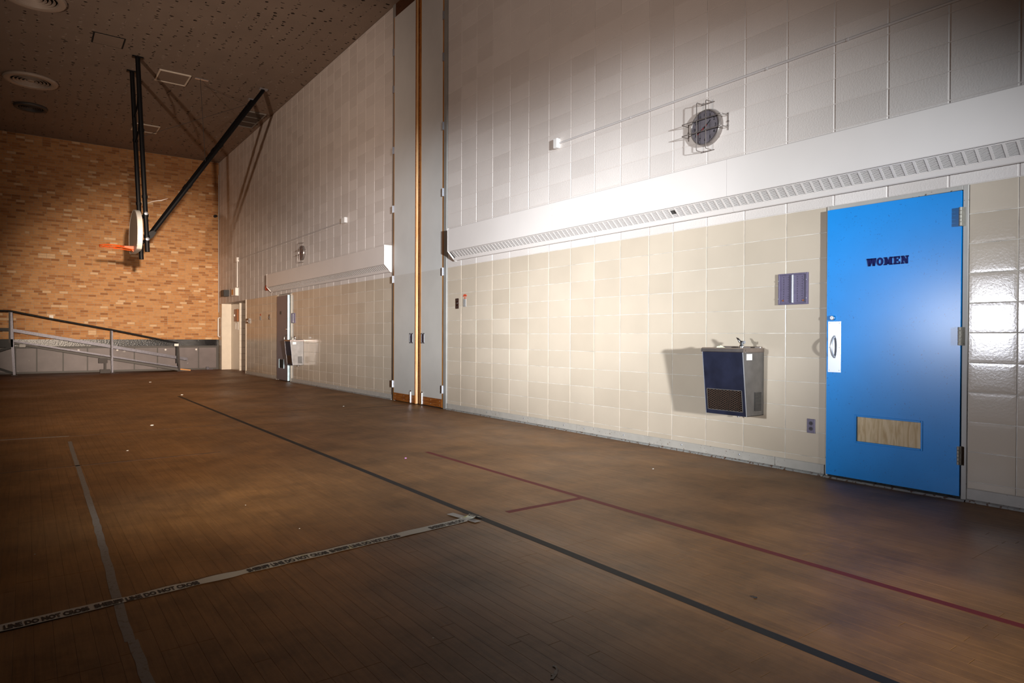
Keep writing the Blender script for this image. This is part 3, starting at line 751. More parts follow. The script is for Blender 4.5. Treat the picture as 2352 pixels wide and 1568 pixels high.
# ------------------------------------------------------------------ clocks in wire cages
def text_mesh(s, size, extr=0., offset=0., sx=1., align='CENTER', shear=0.):
    cu = bpy.data.curves.new('t', 'FONT'); cu.body = s; cu.size = size; cu.extrude = extr; cu.offset = offset; cu.align_x = align; cu.resolution_u = 3; cu.shear = shear
    o = bpy.data.objects.new('t', cu); COL.objects.link(o); dg = bpy.context.evaluated_depsgraph_get()
    me = bpy.data.meshes.new_from_object(o.evaluated_get(dg)); bpy.data.objects.remove(o)
    for v in me.vertices: v.co.x *= sx
    return me
def clock(yc, zc, lab):
    c0 = empty('wall_clock', (D, yc, zc), lab, 'clock', 'round clocks on the wall')
    r = .168
    mb = MB(); mb.lathe([(r, 0), (r+.002, -.004), (r, -.045), (r-.006, -.054), (r-.013, -.054), (r-.015, -.046)], (D, yc, zc), 'x', 56); part('case', mb, M['clock_rim'], c0, True)
    mb = MB(); mb.lathe([(r-.014, -.040), (r-.014, -.0465)], (D, yc, zc), 'x', 56); fc = part('dial', mb, M['clock_face'], c0)
    xd = D-.0470
    for h in range(1, 13):
        a = math.radians(90-30*h); rr = r*.70
        me = text_mesh(str(h), .040, .0004, .0006); me.materials.append(M['black'])
        o = bpy.data.objects.new('numeral', me); COL.objects.link(o); o.parent = c0
        # dial seen from -x: screen right is -y
        o.rotation_euler = (pi/2, 0, -pi/2); o.location = (xd-D, -rr*cos(a), rr*sin(a)-.013)
    mb = MB()
    for k in range(60):
        a = 2*pi*k/60; l_ = .014 if k % 5 == 0 else .006; wd = .0016 if k % 5 == 0 else .0008
        c, s = cos(a), sin(a); r0, r1 = r*.90-l_, r*.90
        mb.prism([(yc+c*r0-s*wd, zc+s*r0+c*wd), (yc+c*r1-s*wd, zc+s*r1+c*wd), (yc+c*r1+s*wd, zc+s*r1-c*wd), (yc+c*r0+s*wd, zc+s*r0-c*wd)], 'x', xd-.0004, xd)
    part('minute_marks', mb, M['black'], c0)
    def hand(nm, ang, l_, wd, mt, xo, tail=.02):
        a = math.radians(90-ang); c, s = -cos(a), sin(a)
        mb = MB(); mb.prism([(yc-c*tail-s*wd, zc-s*tail+c*wd), (yc+c*l_-s*wd*.4, zc+s*l_+c*wd*.4), (yc+c*l_+s*wd*.4, zc+s*l_-c*wd*.4), (yc-c*tail+s*wd, zc-s*tail-c*wd)], 'x', xo-.001, xo)
        part(nm, mb, mt, c0)
    hand('hour_hand', 50, .085, .006, M['black'], xd-.003); hand('minute_hand', 242, .115, .004, M['black'], xd-.005)
    hand('second_hand', 236, .10, .0022, M['redhand'], xd-.007, .03)
    mb = MB(); mb.lathe([(.008, 0), (.008, -.009)], (xd, yc, zc), 'x', 14); part('hub', mb, M['black'], c0)
    return c0
def cage(yc, zc, lab):
    g = empty('clock_guard', (D, yc, zc), lab, 'guard', 'wire guards around the clocks')
    r = .0042; dd = .105
    for dy in (-.052, .052):
        mb = MB(); mb.tube([(D-.001, yc+dy, zc-.225), (D-dd+.008, yc+dy, zc-.225), (D-dd, yc+dy, zc-.217), (D-dd, yc+dy, zc+.217), (D-dd+.008, yc+dy, zc+.225), (D-.001, yc+dy, zc+.225)], r, 8)
        part('upright_wire', mb, M['wire'], g, True)
    for dz in (-.055, .055):
        mb = MB(); mb.tube([(D-.001, yc+.225, zc+dz), (D-dd+.002, yc+.225, zc+dz), (D-dd-.006, yc+.217, zc+dz), (D-dd-.006, yc-.217, zc+dz), (D-dd+.002, yc-.225, zc+dz), (D-.001, yc-.225, zc+dz)], r, 8)
        part('cross_wire', mb, M['wire'], g, True)
    for s in (-1, 1):
        mb = MB(); mb.tube([(D-.0045, yc-.075, zc+s*.225), (D-.0045, yc+.075, zc+s*.225)], r, 8); part('foot_wire', mb, M['wire'], g, True)
        mb = MB(); mb.tube([(D-.0045, yc+s*.225, zc-.08), (D-.0045, yc+s*.225, zc+.08)], r, 8); part('foot_wire', mb, M['wire'], g, True)
        mb = MB(); mb.lathe([(.009, 0), (.008, -.010)], (D, yc+s*.225, zc), 'x', 10); part('bolt', mb, M['wire'], g, True)
    return g
clock(3.918, 3.098, 'round dark-faced clock on the near wall, left of centre above the blue-door heater')
cage(3.918, 3.105, 'crossed wire guard over the near clock')
clock(15.25, 3.055, 'round clock on the far stretch of wall, above the far heater')
cage(15.25, 3.06, 'crossed wire guard over the far clock')

# ------------------------------------------------------------------ boxes and conduits
def jbox(y0, y1, z0, z1, d, lab, cat='junction box', m_='white', nm='junction_box', grp=None):
    e0 = empty(nm, (D, (y0+y1)/2, z0), lab, cat, grp)
    mb = MB(); mb.rbox(D-d, D, y0, y1, z0, z1, .004); part('body', mb, M[m_], e0)
    mb = MB(); mb.cbox(D-d-.003, D-d, y0+.004, y1-.004, z0+.004, z1-.004, .001); part('cover', mb, M[m_], e0)
    return e0
jbox(6.062, 6.128, 3.40, 3.515, .056, 'white junction box starting the conduit on the near wall')
def pipe(pts, r, lab, mt='conduit', clips=()):
    e0 = empty('conduit', pts[0], lab, 'conduit')
    mb = MB(); mb.tube(pts, r, 10); part('pipe', mb, M[mt], e0, True)
    for c in clips:
        mb = MB(); mb.tube([(c[0], c[1]-.008, c[2]), (c[0], c[1]+.008, c[2])], r*1.25, 10); part('strap', mb, M[mt], e0, True)
pipe([(D-.012, 6.062, 3.458), (D-.012, -.9, 3.458)], .0105, 'long horizontal conduit over the near clock', clips=[(D-.012, 4.9, 3.458), (D-.012, 2.6, 3.458), (D-.012, 3.3, 3.458)])
jbox(12.62, 12.80, 3.40, 3.51, .06, 'white junction box ending the far horizontal conduit, right of the far clock')
jbox(21.02, 21.26, 3.37, 3.50, .06, 'white junction box where the far conduit turns down')
pipe([(D-.015, 12.80, 3.445), (D-.015, 21.02, 3.445)], .011, 'long horizontal conduit over the far clock')
pipe([(D-.018, 21.13, 3.37), (D-.018, 21.13, 2.60)], .016, 'short upright white conduit near the far corner', 'white')
e = jbox(21.05, 21.55, 2.34, 2.58, .09, 'cream alarm box at the foot of the upright conduit', 'alarm box', 'white', 'alarm_box')
mb = MB(); mb.box(D-.096, D-.093, 21.32, 21.50, 2.38, 2.54); part('label_plate', mb, M['orange_ply'], e)
e = jbox(22.2, 22.62, 2.375, 2.575, .16, 'black loudspeaker box on the wall above the alcove', 'speaker', 'black', 'wall_speaker')
mb = MB(); mb.box(D-.166, D-.163, 22.26, 22.56, 2.40, 2.55); part('grille_cloth', mb, M['dark_frame'], e)
e = empty('fire_horn', (D, 17.85, 2.33), 'small red fire horn at the far end of the far heater', 'alarm')
mb = MB(); mb.rbox(D-.06, D, 17.75, 18.05, 2.33, 2.47, .006); part('body', mb, M['red'], e)
mb = MB(); mb.lathe([(.03, 0), (.05, -.03), (.052, -.035)], (D-.06, 17.9, 2.40), 'x', 14); part('horn', mb, M['red'], e, True)

# switches, labels, outlets
def plate(y0, y1, z0, z1, m_, nm, lab, cat, grp=None, d=.006):
    e0 = empty(nm, (D, (y0+y1)/2, z0), lab, cat, grp)
    mb = MB(); mb.cbox(D-d, D, y0, y1, z0, z1, .002); part('plate', mb, M[m_], e0); return e0
e = plate(8.368, 8.455, 1.535, 1.690, 'switch_dark', 'light_switch', 'dark brown key switch beside the tall grey leaves', 'switch')
mb = MB(); mb.lathe([(.014, 0), (.014, -.006), (.008, -.009)], (D-.006, 8.412, 1.618), 'x', 14); part('key_barrel', mb, M['chrome'], e, True)
for z in (1.56, 1.665):
    mb = MB(); mb.lathe([(.005, 0), (.004, -.002)], (D-.006, 8.412, z), 'x', 8); part('screw', mb, M['steel'], e)
e = plate(8.165, 8.235, 1.558, 1.672, 'grey_lbl', 'control_label', 'small worn grey instruction plate under an orange sticker', 'label')
e = plate(8.150, 8.250, 1.708, 1.728, 'red', 'sticker', 'torn orange-red sticker above the grey instruction plate', 'sticker', d=.002)
mb = MB(); mb.cbox(D-.002, D, 8.165, 8.235, 1.729, 1.742, .0005); part('torn_corner', mb, M['red'], e)
mb = MB(); mb.cbox(D-.002, D, 8.175, 8.225, 1.680, 1.694, .0005); part('torn_corner', mb, M['red'], e)
e = plate(2.846, 2.916, .335, .452, 'outlet', 'wall_outlet', 'purple-grey metal wall outlet low beside the blue door', 'outlet')
for z in (.372, .416):
    mb = MB(); mb.lathe([(.0165, 0), (.0165, -.002)], (D-.006, 2.881, z), 'x', 18); s_ = part('socket', mb, M['socket'], e)
    mb = MB(); mb.box(D-.0088, D-.008, 2.874, 2.877, z-.004, z+.006); mb.box(D-.0088, D-.008, 2.885, 2.888, z-.004, z+.006); part('slots', mb, M['void'], s_)
e = plate(19.80, 20.06, 1.48, 1.62, 'switch_dark', 'pull_station', 'dark red pull station nearest the far alcove', 'alarm', d=.04)
mb = MB(); mb.cbox(D-.05, D-.04, 19.86, 20.0, 1.53, 1.56, .001); part('pull_bar', mb, M['white'], e)
e = plate(18.66, 18.78, 1.55, 1.655, 'grey_lbl', 'control_label', 'small grey instruction plate between two switches on the far tiles', 'label')
e = plate(18.67, 18.77, 1.68, 1.72, 'red', 'sticker', 'small orange-red sticker on the far tiles', 'sticker', d=.002)
e = plate(17.86, 17.96, 1.55, 1.69, 'switch_dark', 'light_switch', 'narrow dark switch just left of the ajar door', 'switch')
mb = MB(); mb.box(D-.016, D-.006, 17.90, 17.92, 1.60, 1.64); part('toggle', mb, M['black'], e)

# recessed vents
def vent(y0, y1, z0, z1, lab):
    e0 = empty('air_grille', (D, (y0+y1)/2, z0), lab, 'vent', 'small square wall grilles')
    f = .014
    for (a, b_, c, d_) in ((y0, y0+f, z0, z1), (y1-f, y1, z0, z1), (y0+f, y1-f, z0, z0+f), (y0+f, y1-f, z1-f, z1)):
        mb = MB(); mb.cbox(D-.022, D, a, b_, c, d_, .002); part('frame_bar', mb, M['purple'], e0)
    mb = MB(); mb.cbox(D-.026, D, (y0+y1)/2-.007, (y0+y1)/2+.007, z0+f, z1-f, .002); part('centre_bar', mb, M['steel'], e0)
    for (a, b_) in ((y0+f, (y0+y1)/2-.007), ((y0+y1)/2+.007, y1-f)):
        mb = MB(); mb.box(D-.010, D, a, b_, z0+f, z1-f); pn = part('panel', mb, M['purple'], e0)
        for t in (.22, .60, .86):
            yy = a+(b_-a)*t; mb = MB(); mb.prism([(D-.010, yy), (D-.012, yy+.004), (D-.010, yy+.008)], 'z', z0+f+.012, z1-f-.012); part('rib', mb, M['purple'], pn)
        mb = MB()
        for t in (.34, .72):
            yy = a+(b_-a)*t
            for i in range(11):
                z = z0+f+.016+i*(z1-z0-2*f-.032)/10; mb.lathe([(.0028, 0), (.0028, -.0006)], (D-.010, yy, z), 'x', 6)
        o = part('perforations', mb, M['void'], pn)
    for (y, z) in ((y0+.040, z0+.032), (y1-.040, z0+.036)):
        mb = MB(); mb.lathe([(.008, 0), (.007, -.004)], (D-.011, y, z), 'x', 12); part('rusty_stud', mb, M['kick'], e0, True)
    for y in (y0+.006, (y0+y1)/2, y1-.006):
        for z in (z0+.05, z1-.06):
            mb = MB(); mb.lathe([(.004, 0), (.003, -.003)], (D-.024, y, z), 'x', 8); part('screw', mb, M['steel'], e0)
vent(2.912, 3.173, 1.398, 1.660, 'dark purple metal wall grille beside the blue door')
vent(15.80, 16.03, 1.43, 1.67, 'dark wall grille just right of the ajar door')

# ------------------------------------------------------------------ drinking fountains
def fountain(y0, lab):
    W_ = .415; y1 = y0+W_; zb, zt = .440, .995
    e0 = empty('drinking_fountain', (D, (y0+y1)/2, zb), lab, 'fountain', 'wall-hung drinking fountains')
    dt, db = .305, .245
    def xf(z): return D-(db+(dt-db)*(z-zb)/(zt-zb))
    # side panels
    for (a, b_) in ((y0, y0+.004), (y1-.004, y1)):
        mb = MB(); mb.prism([(D, zb), (D, zt), (xf(zt), zt), (xf(zb), zb)], 'y', a, b_); sp = part('side_panel', mb, M['fount_side'], e0)
        ys = a-.003 if a == y0 else b_
        mb = MB()
        for i in range(15):
            z = zb+.045+i*.0108
            mb.prism([(D-.135, z), (D-.035, z), (D-.035, z+.006), (D-.135, z+.006)], 'y', ys, ys+.003)
        part('side_louvers', mb, M['void'], sp)
        mb = MB()
        for i in range(15):
            z = zb+.0505+i*.0108
            mb.prism([(D-.135, z), (D-.035, z), (D-.037, z+.005), (D-.133, z+.005)], 'y', ys-.003, ys+.004)
        part('side_louvers', mb, M['fount_side'], sp)
    mb = MB(); mb.prism([(D, zb), (D-db, zb), (D-db, zb+.004), (D, zb+.004)], 'y', y0, y1); part('bottom_pan', mb, M['fount_side'], e0)
    mb = MB(); mb.box(D-.004, D, y0, y1, zb, zt); part('back_plate', mb, M['fount_side'], e0)
    # front: upper sheet, frame round the grille
    gz0, gz1 = zb+.035, zb+.225; gy0, gy1 = y0+.030, y1-.022
    def front(a, b_, z0, z1, nm, mt, off=0., th=.004, par=None, bev=.0):
        mb = MB(); P = []
        for z in (z0, z1):
            for yy in (a, b_):
                for o in (off, off+th): P.append((xf(z)-o, yy, z))
        mb.add(P, [(0,1,3,2),(4,6,7,5),(0,4,5,1),(2,3,7,6),(1,5,7,3),(0,2,6,4)]); return part(nm, mb, mt, par or e0)
    front(y0+.003, y1-.003, gz1, zt, 'front_panel', M['fount_front'])
    front(y0+.003, gy0, zb, gz1, 'front_stile', M['fount_front']); front(gy1, y1-.003, zb, gz1, 'front_stile', M['fount_front'])
    front(gy0, gy1, zb, gz0, 'front_rail', M['fount_front'])
    front(y0-.001, y0+.004, zb, zt, 'corner_trim', M['steel'], 0, .006); front(y1-.004, y1+.001, zb, zt, 'corner_trim', M['steel'], 0, .006)
    front(gy0, gy1, gz0, gz1, 'grille_backing', M['void'], -.02, .002)
    gf = []
    for (a, b_, c, d_) in ((gy0, gy0+.005, gz0, gz1), (gy1-.005, gy1, gz0, gz1), (gy0, gy1, gz0, gz0+.005), (gy0, gy1, gz1-.005, gz1)):
        front(a, b_, c, d_, 'grille_frame', M['fount_side'], .003, .004)
    mb = MB(); gw, gh = gy1-gy0, gz1-gz0
    k = .5; step = .036
    def seg(p, q):
        (ya, za), (yb_, zb_) = p, q; t = .0016
        P = []
        for (yy, zz) in ((ya, za), (yb_, zb_)):
            for o, dz in ((0, -t), (.004, -t), (.004, t), (0, t)): P.append((xf(zz)+.001-o, yy, zz+dz))
        mb.add(P, [(0,1,5,4),(1,2,6,5),(2,3,7,6),(3,0,4,7),(0,3,2,1),(4,5,6,7)])
    c = -gw*k
    while c < gh:
        for s in (1, -1):
            y_in, y_out = (gy0, gy1) if s == 1 else (gy1, gy0)
            z_a, z_b = gz0+c, gz0+c+gw*k
            ta = max(0, (gz0-z_a)/(z_b-z_a)); tb = min(1, (gz1-z_a)/(z_b-z_a))
            if tb > ta: seg((y_in+(y_out-y_in)*ta, z_a+(z_b-z_a)*ta), (y_in+(y_out-y_in)*tb, z_a+(z_b-z_a)*tb))
        c += step*k
    part('mesh_grille', mb, M['rust_mesh'], e0)
    # basin with rim, apron and bowl
    r0, r1, ya_, yb_ = D-.318, D, y0-.008, y1+.008
    mb = MB(); mb.prism([(r0+.010, .990), (r0, .996), (r0+.006, 1.022), (r0+.022, 1.031), (r0+.034, 1.027), (r0+.040, 1.0), (r0+.02, .99)], 'y', ya_, yb_); bs = part('basin_apron', mb, M['fount_rim'], e0)
    for (a, b_) in ((ya_, ya_+.022), (yb_-.022, yb_)):
        mb = MB(); mb.rbox(r0+.03, D, a, b_, .990, 1.029, .005); part('basin_rim', mb, M['fount_rim'], e0)
    mb = MB(); mb.rbox(D-.03, D, ya_+.02, yb_-.02, .990, 1.040, .005); part('splash_back', mb, M['fount_rim'], e0)
    mb = MB(); n = 20; vs = []; fs = []
    by0, by1, bx0, bx1 = ya_+.022, yb_-.022, r0+.038, D-.03
    lv = [(0, 1.024), (.02, 1.012), (.04, 1.0), (.07, .994)]
    for (ins, z) in lv: vs += [(bx0+ins, by0+ins, z), (bx1-ins, by0+ins, z), (bx1-ins, by1-ins, z), (bx0+ins, by1-ins, z)]
    for i in range(3):
        for j in range(4): fs.append((i*4+j, i*4+(j+1) % 4, (i+1)*4+(j+1) % 4, (i+1)*4+j))
    fs.append((12, 13, 14, 15)); mb.add(vs, fs); bw = part('bowl', mb, M['fount_side'], e0)
    mb = MB(); mb.lathe([(.018, .9945), (.018, .9965), (.004, .9965)], ((bx0+bx1)/2, (by0+by1)/2, 0), 'z', 14); part('drain', mb, M['dark_frame'], bw, True)
    # bubbler with guard
    cx_, cy_ = D-.17, y0+.105
    mb = MB(); mb.lathe([(.017, .985), (.017, 1.032), (.021, 1.036), (.021, 1.046), (.015, 1.058), (.017, 1.076), (.010, 1.090)], (cx_, cy_, 0), 'z', 18); bb = part('bubbler', mb, M['chrome'], e0, True)
    mb = MB(); pts = [(cx_+.004, cy_+.006, 1.07), (cx_, cy_+.022, 1.088), (cx_-.004, cy_+.034, 1.108), (cx_-.006, cy_+.050, 1.118)]
    mb.tube(pts, [.012, .013, .010, .003], 10); part('mouth_guard', mb, M['chrome'], bb, True)
    mb = MB(); mb.lathe([(.013, 0), (.013, .012)], (cx_, cy_-.030, 1.078), 'y', 14); part('push_button', mb, M['steel'], bb, True)
    mb = MB(); mb.box(D-.255, D-.175, y0-.0012, y0-.0002, .925, .978); st_ = part('rating_label', mb, M['white'], e0, label='small white sticker with rusty edges')
    mb = MB(); mb.tube([(D-.06, (y0+y1)/2, zb-.035), (D-.06, (y0+y1)/2, zb+.01)], .012, 10); part('drain_stub', mb, M['fount_side'], e0, True)
    return e0
fountain(3.318, 'dark-fronted drinking fountain near the blue door, left of the wall outlet')
fountain(15.20, 'far drinking fountain with a bright side, seen against the ajar door')
def crumple(name, c, r, sq, mt, lab, cat='litter', grp=None, seed=1, flat=.5):
    rnd = random.Random(seed); mb = MB(); nu, nv_ = 9, 6; vs = []
    for i in range(nv_+1):
        for j in range(nu):
            ph = pi*i/nv_; a = 2*pi*j/nu; k = r*rnd.uniform(.6, 1.25)
            vs.append((c[0]+k*sin(ph)*cos(a)*sq[0], c[1]+k*sin(ph)*sin(a)*sq[1], c[2]+max(0, (cos(ph)*k+r)*flat)*sq[2]))
    fs = [(i*nu+j, (i+1)*nu+j, (i+1)*nu+(j+1) % nu, i*nu+(j+1) % nu) for i in range(nv_) for j in range(nu)]
    mb.add(vs, fs); o = mb.build(name, mt); return tag(o, lab, cat, grp)
crumple('crumpled_paper', (D-.225, 3.60, 1.012), .032, (1, 1.5, 1.1), M['paper'], 'crumpled pale yellow paper in the basin of the near fountain', seed=5)
crumple('crumpled_paper', (D-.17, 15.42, 1.012), .04, (1, 1.1, 1.2), M['litter'], 'crumpled white paper on the basin of the far fountain', seed=9)

# alcove fittings
e = empty('lamp_cabinet', (5.495, 22.45, 1.58), 'dark box with a lit lamp inside the far alcove', 'panel')
mb = MB(); mb.rbox(5.44, 5.495, 22.26, 22.63, 1.58, 1.98, .006); part('housing', mb, M['kick'], e)
mb = MB(); mb.lathe([(.04, 0), (.035, -.03), (.01, -.045)], (5.44, 22.52, 1.78), 'x', 14); part('lamp', mb, M['white'], e, True)
e = empty('notice_frame', (5.495, 22.45, 1.3), 'narrow white frame below the dark box in the far alcove', 'frame')
for (a, b_, c, d_) in ((22.30, 22.33, 1.31, 1.56), (22.58, 22.61, 1.31, 1.56), (22.33, 22.58, 1.31, 1.335), (22.33, 22.58, 1.535, 1.56)):
    mb = MB(); mb.box(5.483, 5.495, a, b_, c, d_); part('frame_bar', mb, M['white'], e)
e = empty('door_pull', (D, 23.5, 1.05), 'tall white bar on the far corner strip of wall', 'handle')
mb = MB(); mb.tube([(D-.0, 23.45, 1.08), (D-.05, 23.45, 1.10), (D-.05, 23.45, 1.70), (D-.0, 23.45, 1.72)], .022, 10); part('bar', mb, M['white'], e, True)
mb = MB(); mb.tube([(D-.012, 23.58, 1.08), (D-.012, 23.58, 1.73)], .010, 8); part('bar', mb, M['white'], e, True)
pipe([(D-.012, 23.60, 1.9), (D-.012, 23.60, 6.5)], .010, 'thin pale cable running up the far corner', 'conduit')
e = empty('security_camera', (5.10, L, 5.08), 'small black security camera high in the far corner', 'camera')
mb = MB(); mb.tube([(5.12, L-.01, 5.11), (5.12, L-.09, 5.11)], .025, 10); part('mount', mb, M['dark_frame'], e, True)
mb = MB(); mb.tube([(5.10, L-.06, 5.12), (5.04, L-.16, 5.09)], .045, 14); part('camera_body', mb, M['black'], e, True)
e = empty('wall_socket', (.585, L, 1.57), 'white outlet box low on the brick wall above the ramp handrail', 'outlet')
mb = MB(); mb.rbox(.535, .635, L-.05, L-.01, 1.555, 1.70, .006); part('box', mb, M['white'], e)
mb = MB(); mb.box(.548, .622, L-.054, L-.05, 1.575, 1.685); part('cover', mb, M['cream'], e)

# ------------------------------------------------------------------ grey cupboards under the brick wall
cb = empty('storage_cabinet', (2, L, 0), 'row of low grey cupboards under a glossy black top along the brick wall', 'cabinet')
yb0 = L-.10
mb = MB(); mb.box(-3.2, D-.02, L-.085, L-.012, .0, .76); part('carcass', mb, M['dark_frame'], cb)
edges = [-1.6, -.95, -.262, .245, .863, 1.484, 2.118, 2.716, 3.347, 3.95, 4.549, 5.12]
edges = [-3.0, -2.3]+edges
for i in range(len(edges)-1):
    g = .010 if i % 2 else .024
    mb = MB(); mb.box(edges[i]+g, edges[i+1]-g, L-.10, L-.085, .055, .725); part('cupboard_door', mb, M['grey_panel'], cb)
for x in (1.75, 2.25, 3.58, 4.48, -.75):
    z = .665
    x_ = {1.75: 1.25}.get(x, x)
    mb = MB(); mb.lathe([(.012, 0), (.012, -.02), (.028, -.026), (.030, -.038), (.018, -.046)], (x_, L-.10, z), 'y', 18); part('knob', mb, M['white'], cb, True)
mb = MB(); mb.box(-3.2, D-.015, L-.13, L-.012, .745, .790); part('ledge', mb, M['dark_frame'], cb)
mb = MB(); mb.box(-3.2, D-.012, L-.055, L-.012, .79, .99); part('black_top_band', mb, M['black_band'], cb)
mb = MB(); mb.box(-3.2, D-.02, L-.108, L-.10, 0, .045); part('toe_board', mb, M['dark_frame'], cb)
mb = MB(); mb.box(4.78, 4.86, L-.19, L-.115, .0, .09); mb.box(4.86, 4.98, L-.19, L-.115, .0, .022)
o = mb.build('rubber_doorstop', M['galv']); tag(o, 'small grey bracket on the floor against the last cupboard', 'bracket')

# ------------------------------------------------------------------ ramp with handrails
rp = empty('wheelchair_ramp', (2, 22.9, 0), 'steel ramp with black handrail rising to the left along the cupboards', 'ramp')
YR = 22.75
def bar(name, p, q, wy, wz, mt, par=None, lab=None):
    (x0, z0), (x1, z1) = p, q; mb = MB()
    mb.prism([(x0, z0-wz/2), (x1, z1-wz/2), (x1, z1+wz/2), (x0, z0+wz/2)], 'y', YR-wy/2, YR+wy/2)
    return part(name, mb, M[mt], par or rp, label=lab)
for (xb, xt, zt_, wd, mt) in ((-.272, -.352, 1.755, .080, 'galv'), (2.05, 2.03, 1.265, .062, 'galv'), (3.85, 3.80, .86, .075, 'brownrail')):
    mb = MB(); h_ = wd/2
    mb.prism([(xb-h_*.7, .012), (xb+h_*.7, .012), (xt+h_, zt_), (xt-h_, zt_)], 'y', YR-.02, YR+.03); ps = part('post', mb, M[mt], rp)
    mb = MB(); mb.box(xt-h_-.004, xt-h_*.1, YR-.028, YR-.018, zt_-.85 if zt_ > 1 else zt_-.6, zt_-.01); part('post_flange', mb, M['brownrail' if mt == 'galv' else 'black_steel'], ps)
    mb = MB(); mb.box(xb-.07, xb+.07, YR-.06, YR+.06, 0, .014); part('foot_plate', mb, M['brownrail'], ps)
mb = MB(); mb.tube([(-2.6, YR-.03, 1.775), (-.40, YR-.03, 1.775), (-.30, YR-.03, 1.762), (.587, YR-.03, 1.568), (2.07, YR-.03, 1.272), (3.70, YR-.03, .905), (3.80, YR-.03, .875)], .026, 12)
part('handrail', mb, M['black_steel'], rp, True)
bar('middle_rail', (-.30, 1.245), (4.08, .375), .012, .088, 'galv')
bar('edge_rail', (-.30, .95), (3.80, .135), .03, .045, 'galv')
mb = MB(); mb.prism([(-.30, .90), (4.0, .055), (4.17, .012), (4.17, 0.002), (3.9, .002), (-.30, .86)], 'y', YR+.02, L-.20); part('deck', mb, M['dark_frame'], rp)
mb = MB(); mb.prism([(3.87, .085), (4.17, .042), (4.17, .012), (3.87, .045)], 'y', YR-.02, YR+.02); part('orange_end_board', mb, M['orange_ply'], rp, label='orange board end at the foot of the ramp')
mb = MB(); mb.box(3.70, 3.82, YR-.05, YR-.03, .79, .865); part('white_end_bracket', mb, M['white'], rp, label='white bracket at the low end of the handrail')
mb = MB(); mb.box(-3.0, -.30, YR-.02, L-.2, .78, 1.0); part('platform_deck', mb, M['black_steel'], rp)
mb = MB(); mb.box(-3.0, -.36, YR-.02, YR+.02, 1.225, 1.305); part('platform_rail', mb, M['black_steel'], rp)
for (p, q) in (((-1.6, .30), (-.30, .80)), ((-1.6, .62), (-.30, .06))):
    bar('platform_brace', p, q, .03, .07, 'black_steel')
for x in (-1.6, -2.9):
    mb = MB(); mb.box(x-.03, x+.03, YR-.02, YR+.02, 0, 1.76); part('post', mb, M['black_steel'], rp)
mb = MB(); mb.box(1.70, 1.93, YR+.0, YR+.05, .30, .44); mb.box(1.84, 1.90, YR, YR+.04, .08, .30); mb.box(1.74, 2.0, YR-.02, YR+.08, 0, .11); part('deck_support', mb, M['brownrail'], rp)
mb = MB(); mb.box(-.16, -.02, YR+.019, YR+.022, .775, .86); mb2 = part('inspection_tag', mb, M['grey_lbl'], rp)
tag(rp, None)

# ------------------------------------------------------------------ basketball goal hung from the ceiling
bg = empty('basketball_goal', (1.95, 16.13, H), 'black steel basketball goal hung from the ceiling with orange rim', 'basketball goal')
YA, YB_ = 15.67, 16.59
def postp(y, z):
    t = (H-z)/(H-2.87); return (1.863+(2.045-1.863)*t, y, z)
for y, zb_ in ((YA, 2.87), (YB_, 2.80)):
    mb = MB(); mb.tube([postp(y, H-.03), postp(y, zb_)], .046, 16); ps = part('hanger_post', mb, M['black_steel'], bg, True)
    mb = MB(); mb.box(1.863-.10, 1.863+.10, y-.05, y+.05, H-.03, H-.001); part('ceiling_clamp', mb, M['black_steel'], ps)
    for z in (3.19, 3.64, 4.02, 5.4):
        p = postp(y, z); mb = MB(); mb.tube([(p[0], y, z-.03), (p[0], y, z+.03)], .056, 14); part('collar', mb, M['black_steel'], ps, True)
for z in (3.13, 3.66):
    p = postp(YA, z); mb = MB(); mb.tube([(p[0], YA-.09, z), (p[0], YB_+.06, z)], .030, 12); cb_ = part('cross_bar', mb, M['black_steel'], bg, True)
    mb = MB(); mb.lathe([(.036, 0), (.036, -.012), (.012, -.022)], (p[0], YA-.09, z), 'y', 12); part('end_cap', mb, M['steel'], cb_, True)
    mb = MB(); mb.box(1.90, p[0], 16.02, 16.24, z-.03, z+.03); part('board_bracket', mb, M['black_steel'], cb_)
for (za, zb_) in ((6.35, 5.85), (5.85, 5.30)):
    mb = MB(); a = postp(YA, za); b_ = postp(YB_, zb_+.05); mb.tube([a, ((a[0]+b_[0])/2+.02, (YA+YB_)/2, (za+zb_)/2-.05), b_], .020, 10); part('sway_brace', mb, M['black_steel'], bg, True)
for (top, bot) in (((4.476, 15.92, H-.03), (2.09, 15.80, 3.20)), ((4.452, 16.79, H-.03), (2.10, 16.0, 3.24))):
    mb = MB(); mb.tube([top, bot], .042, 16); br = part('diagonal_brace', mb, M['black_steel'], bg, True)
    mb = MB(); mb.box(top[0]-.09, top[0]+.09, top[1]-.05, top[1]+.05, H-.03, H-.001); part('ceiling_clamp', mb, M['steel'], br)
    T = Vector(top); Bv = Vector(bot)
    for t in (.40, .67):
        c = T+(Bv-T)*t; u_ = (Bv-T).normalized(); mb = MB(); mb.tube([c-u_*.05, c+u_*.05], .052, 14); part('sleeve', mb, M['black_steel'], br, True)
mb = MB(); mb.prism([(2.02, 3.08), (2.16, 3.20), (2.22, 3.31), (2.14, 3.33), (2.02, 3.26)], 'y', 15.70, 15.84); part('brace_shoe', mb, M['black_steel'], bg)
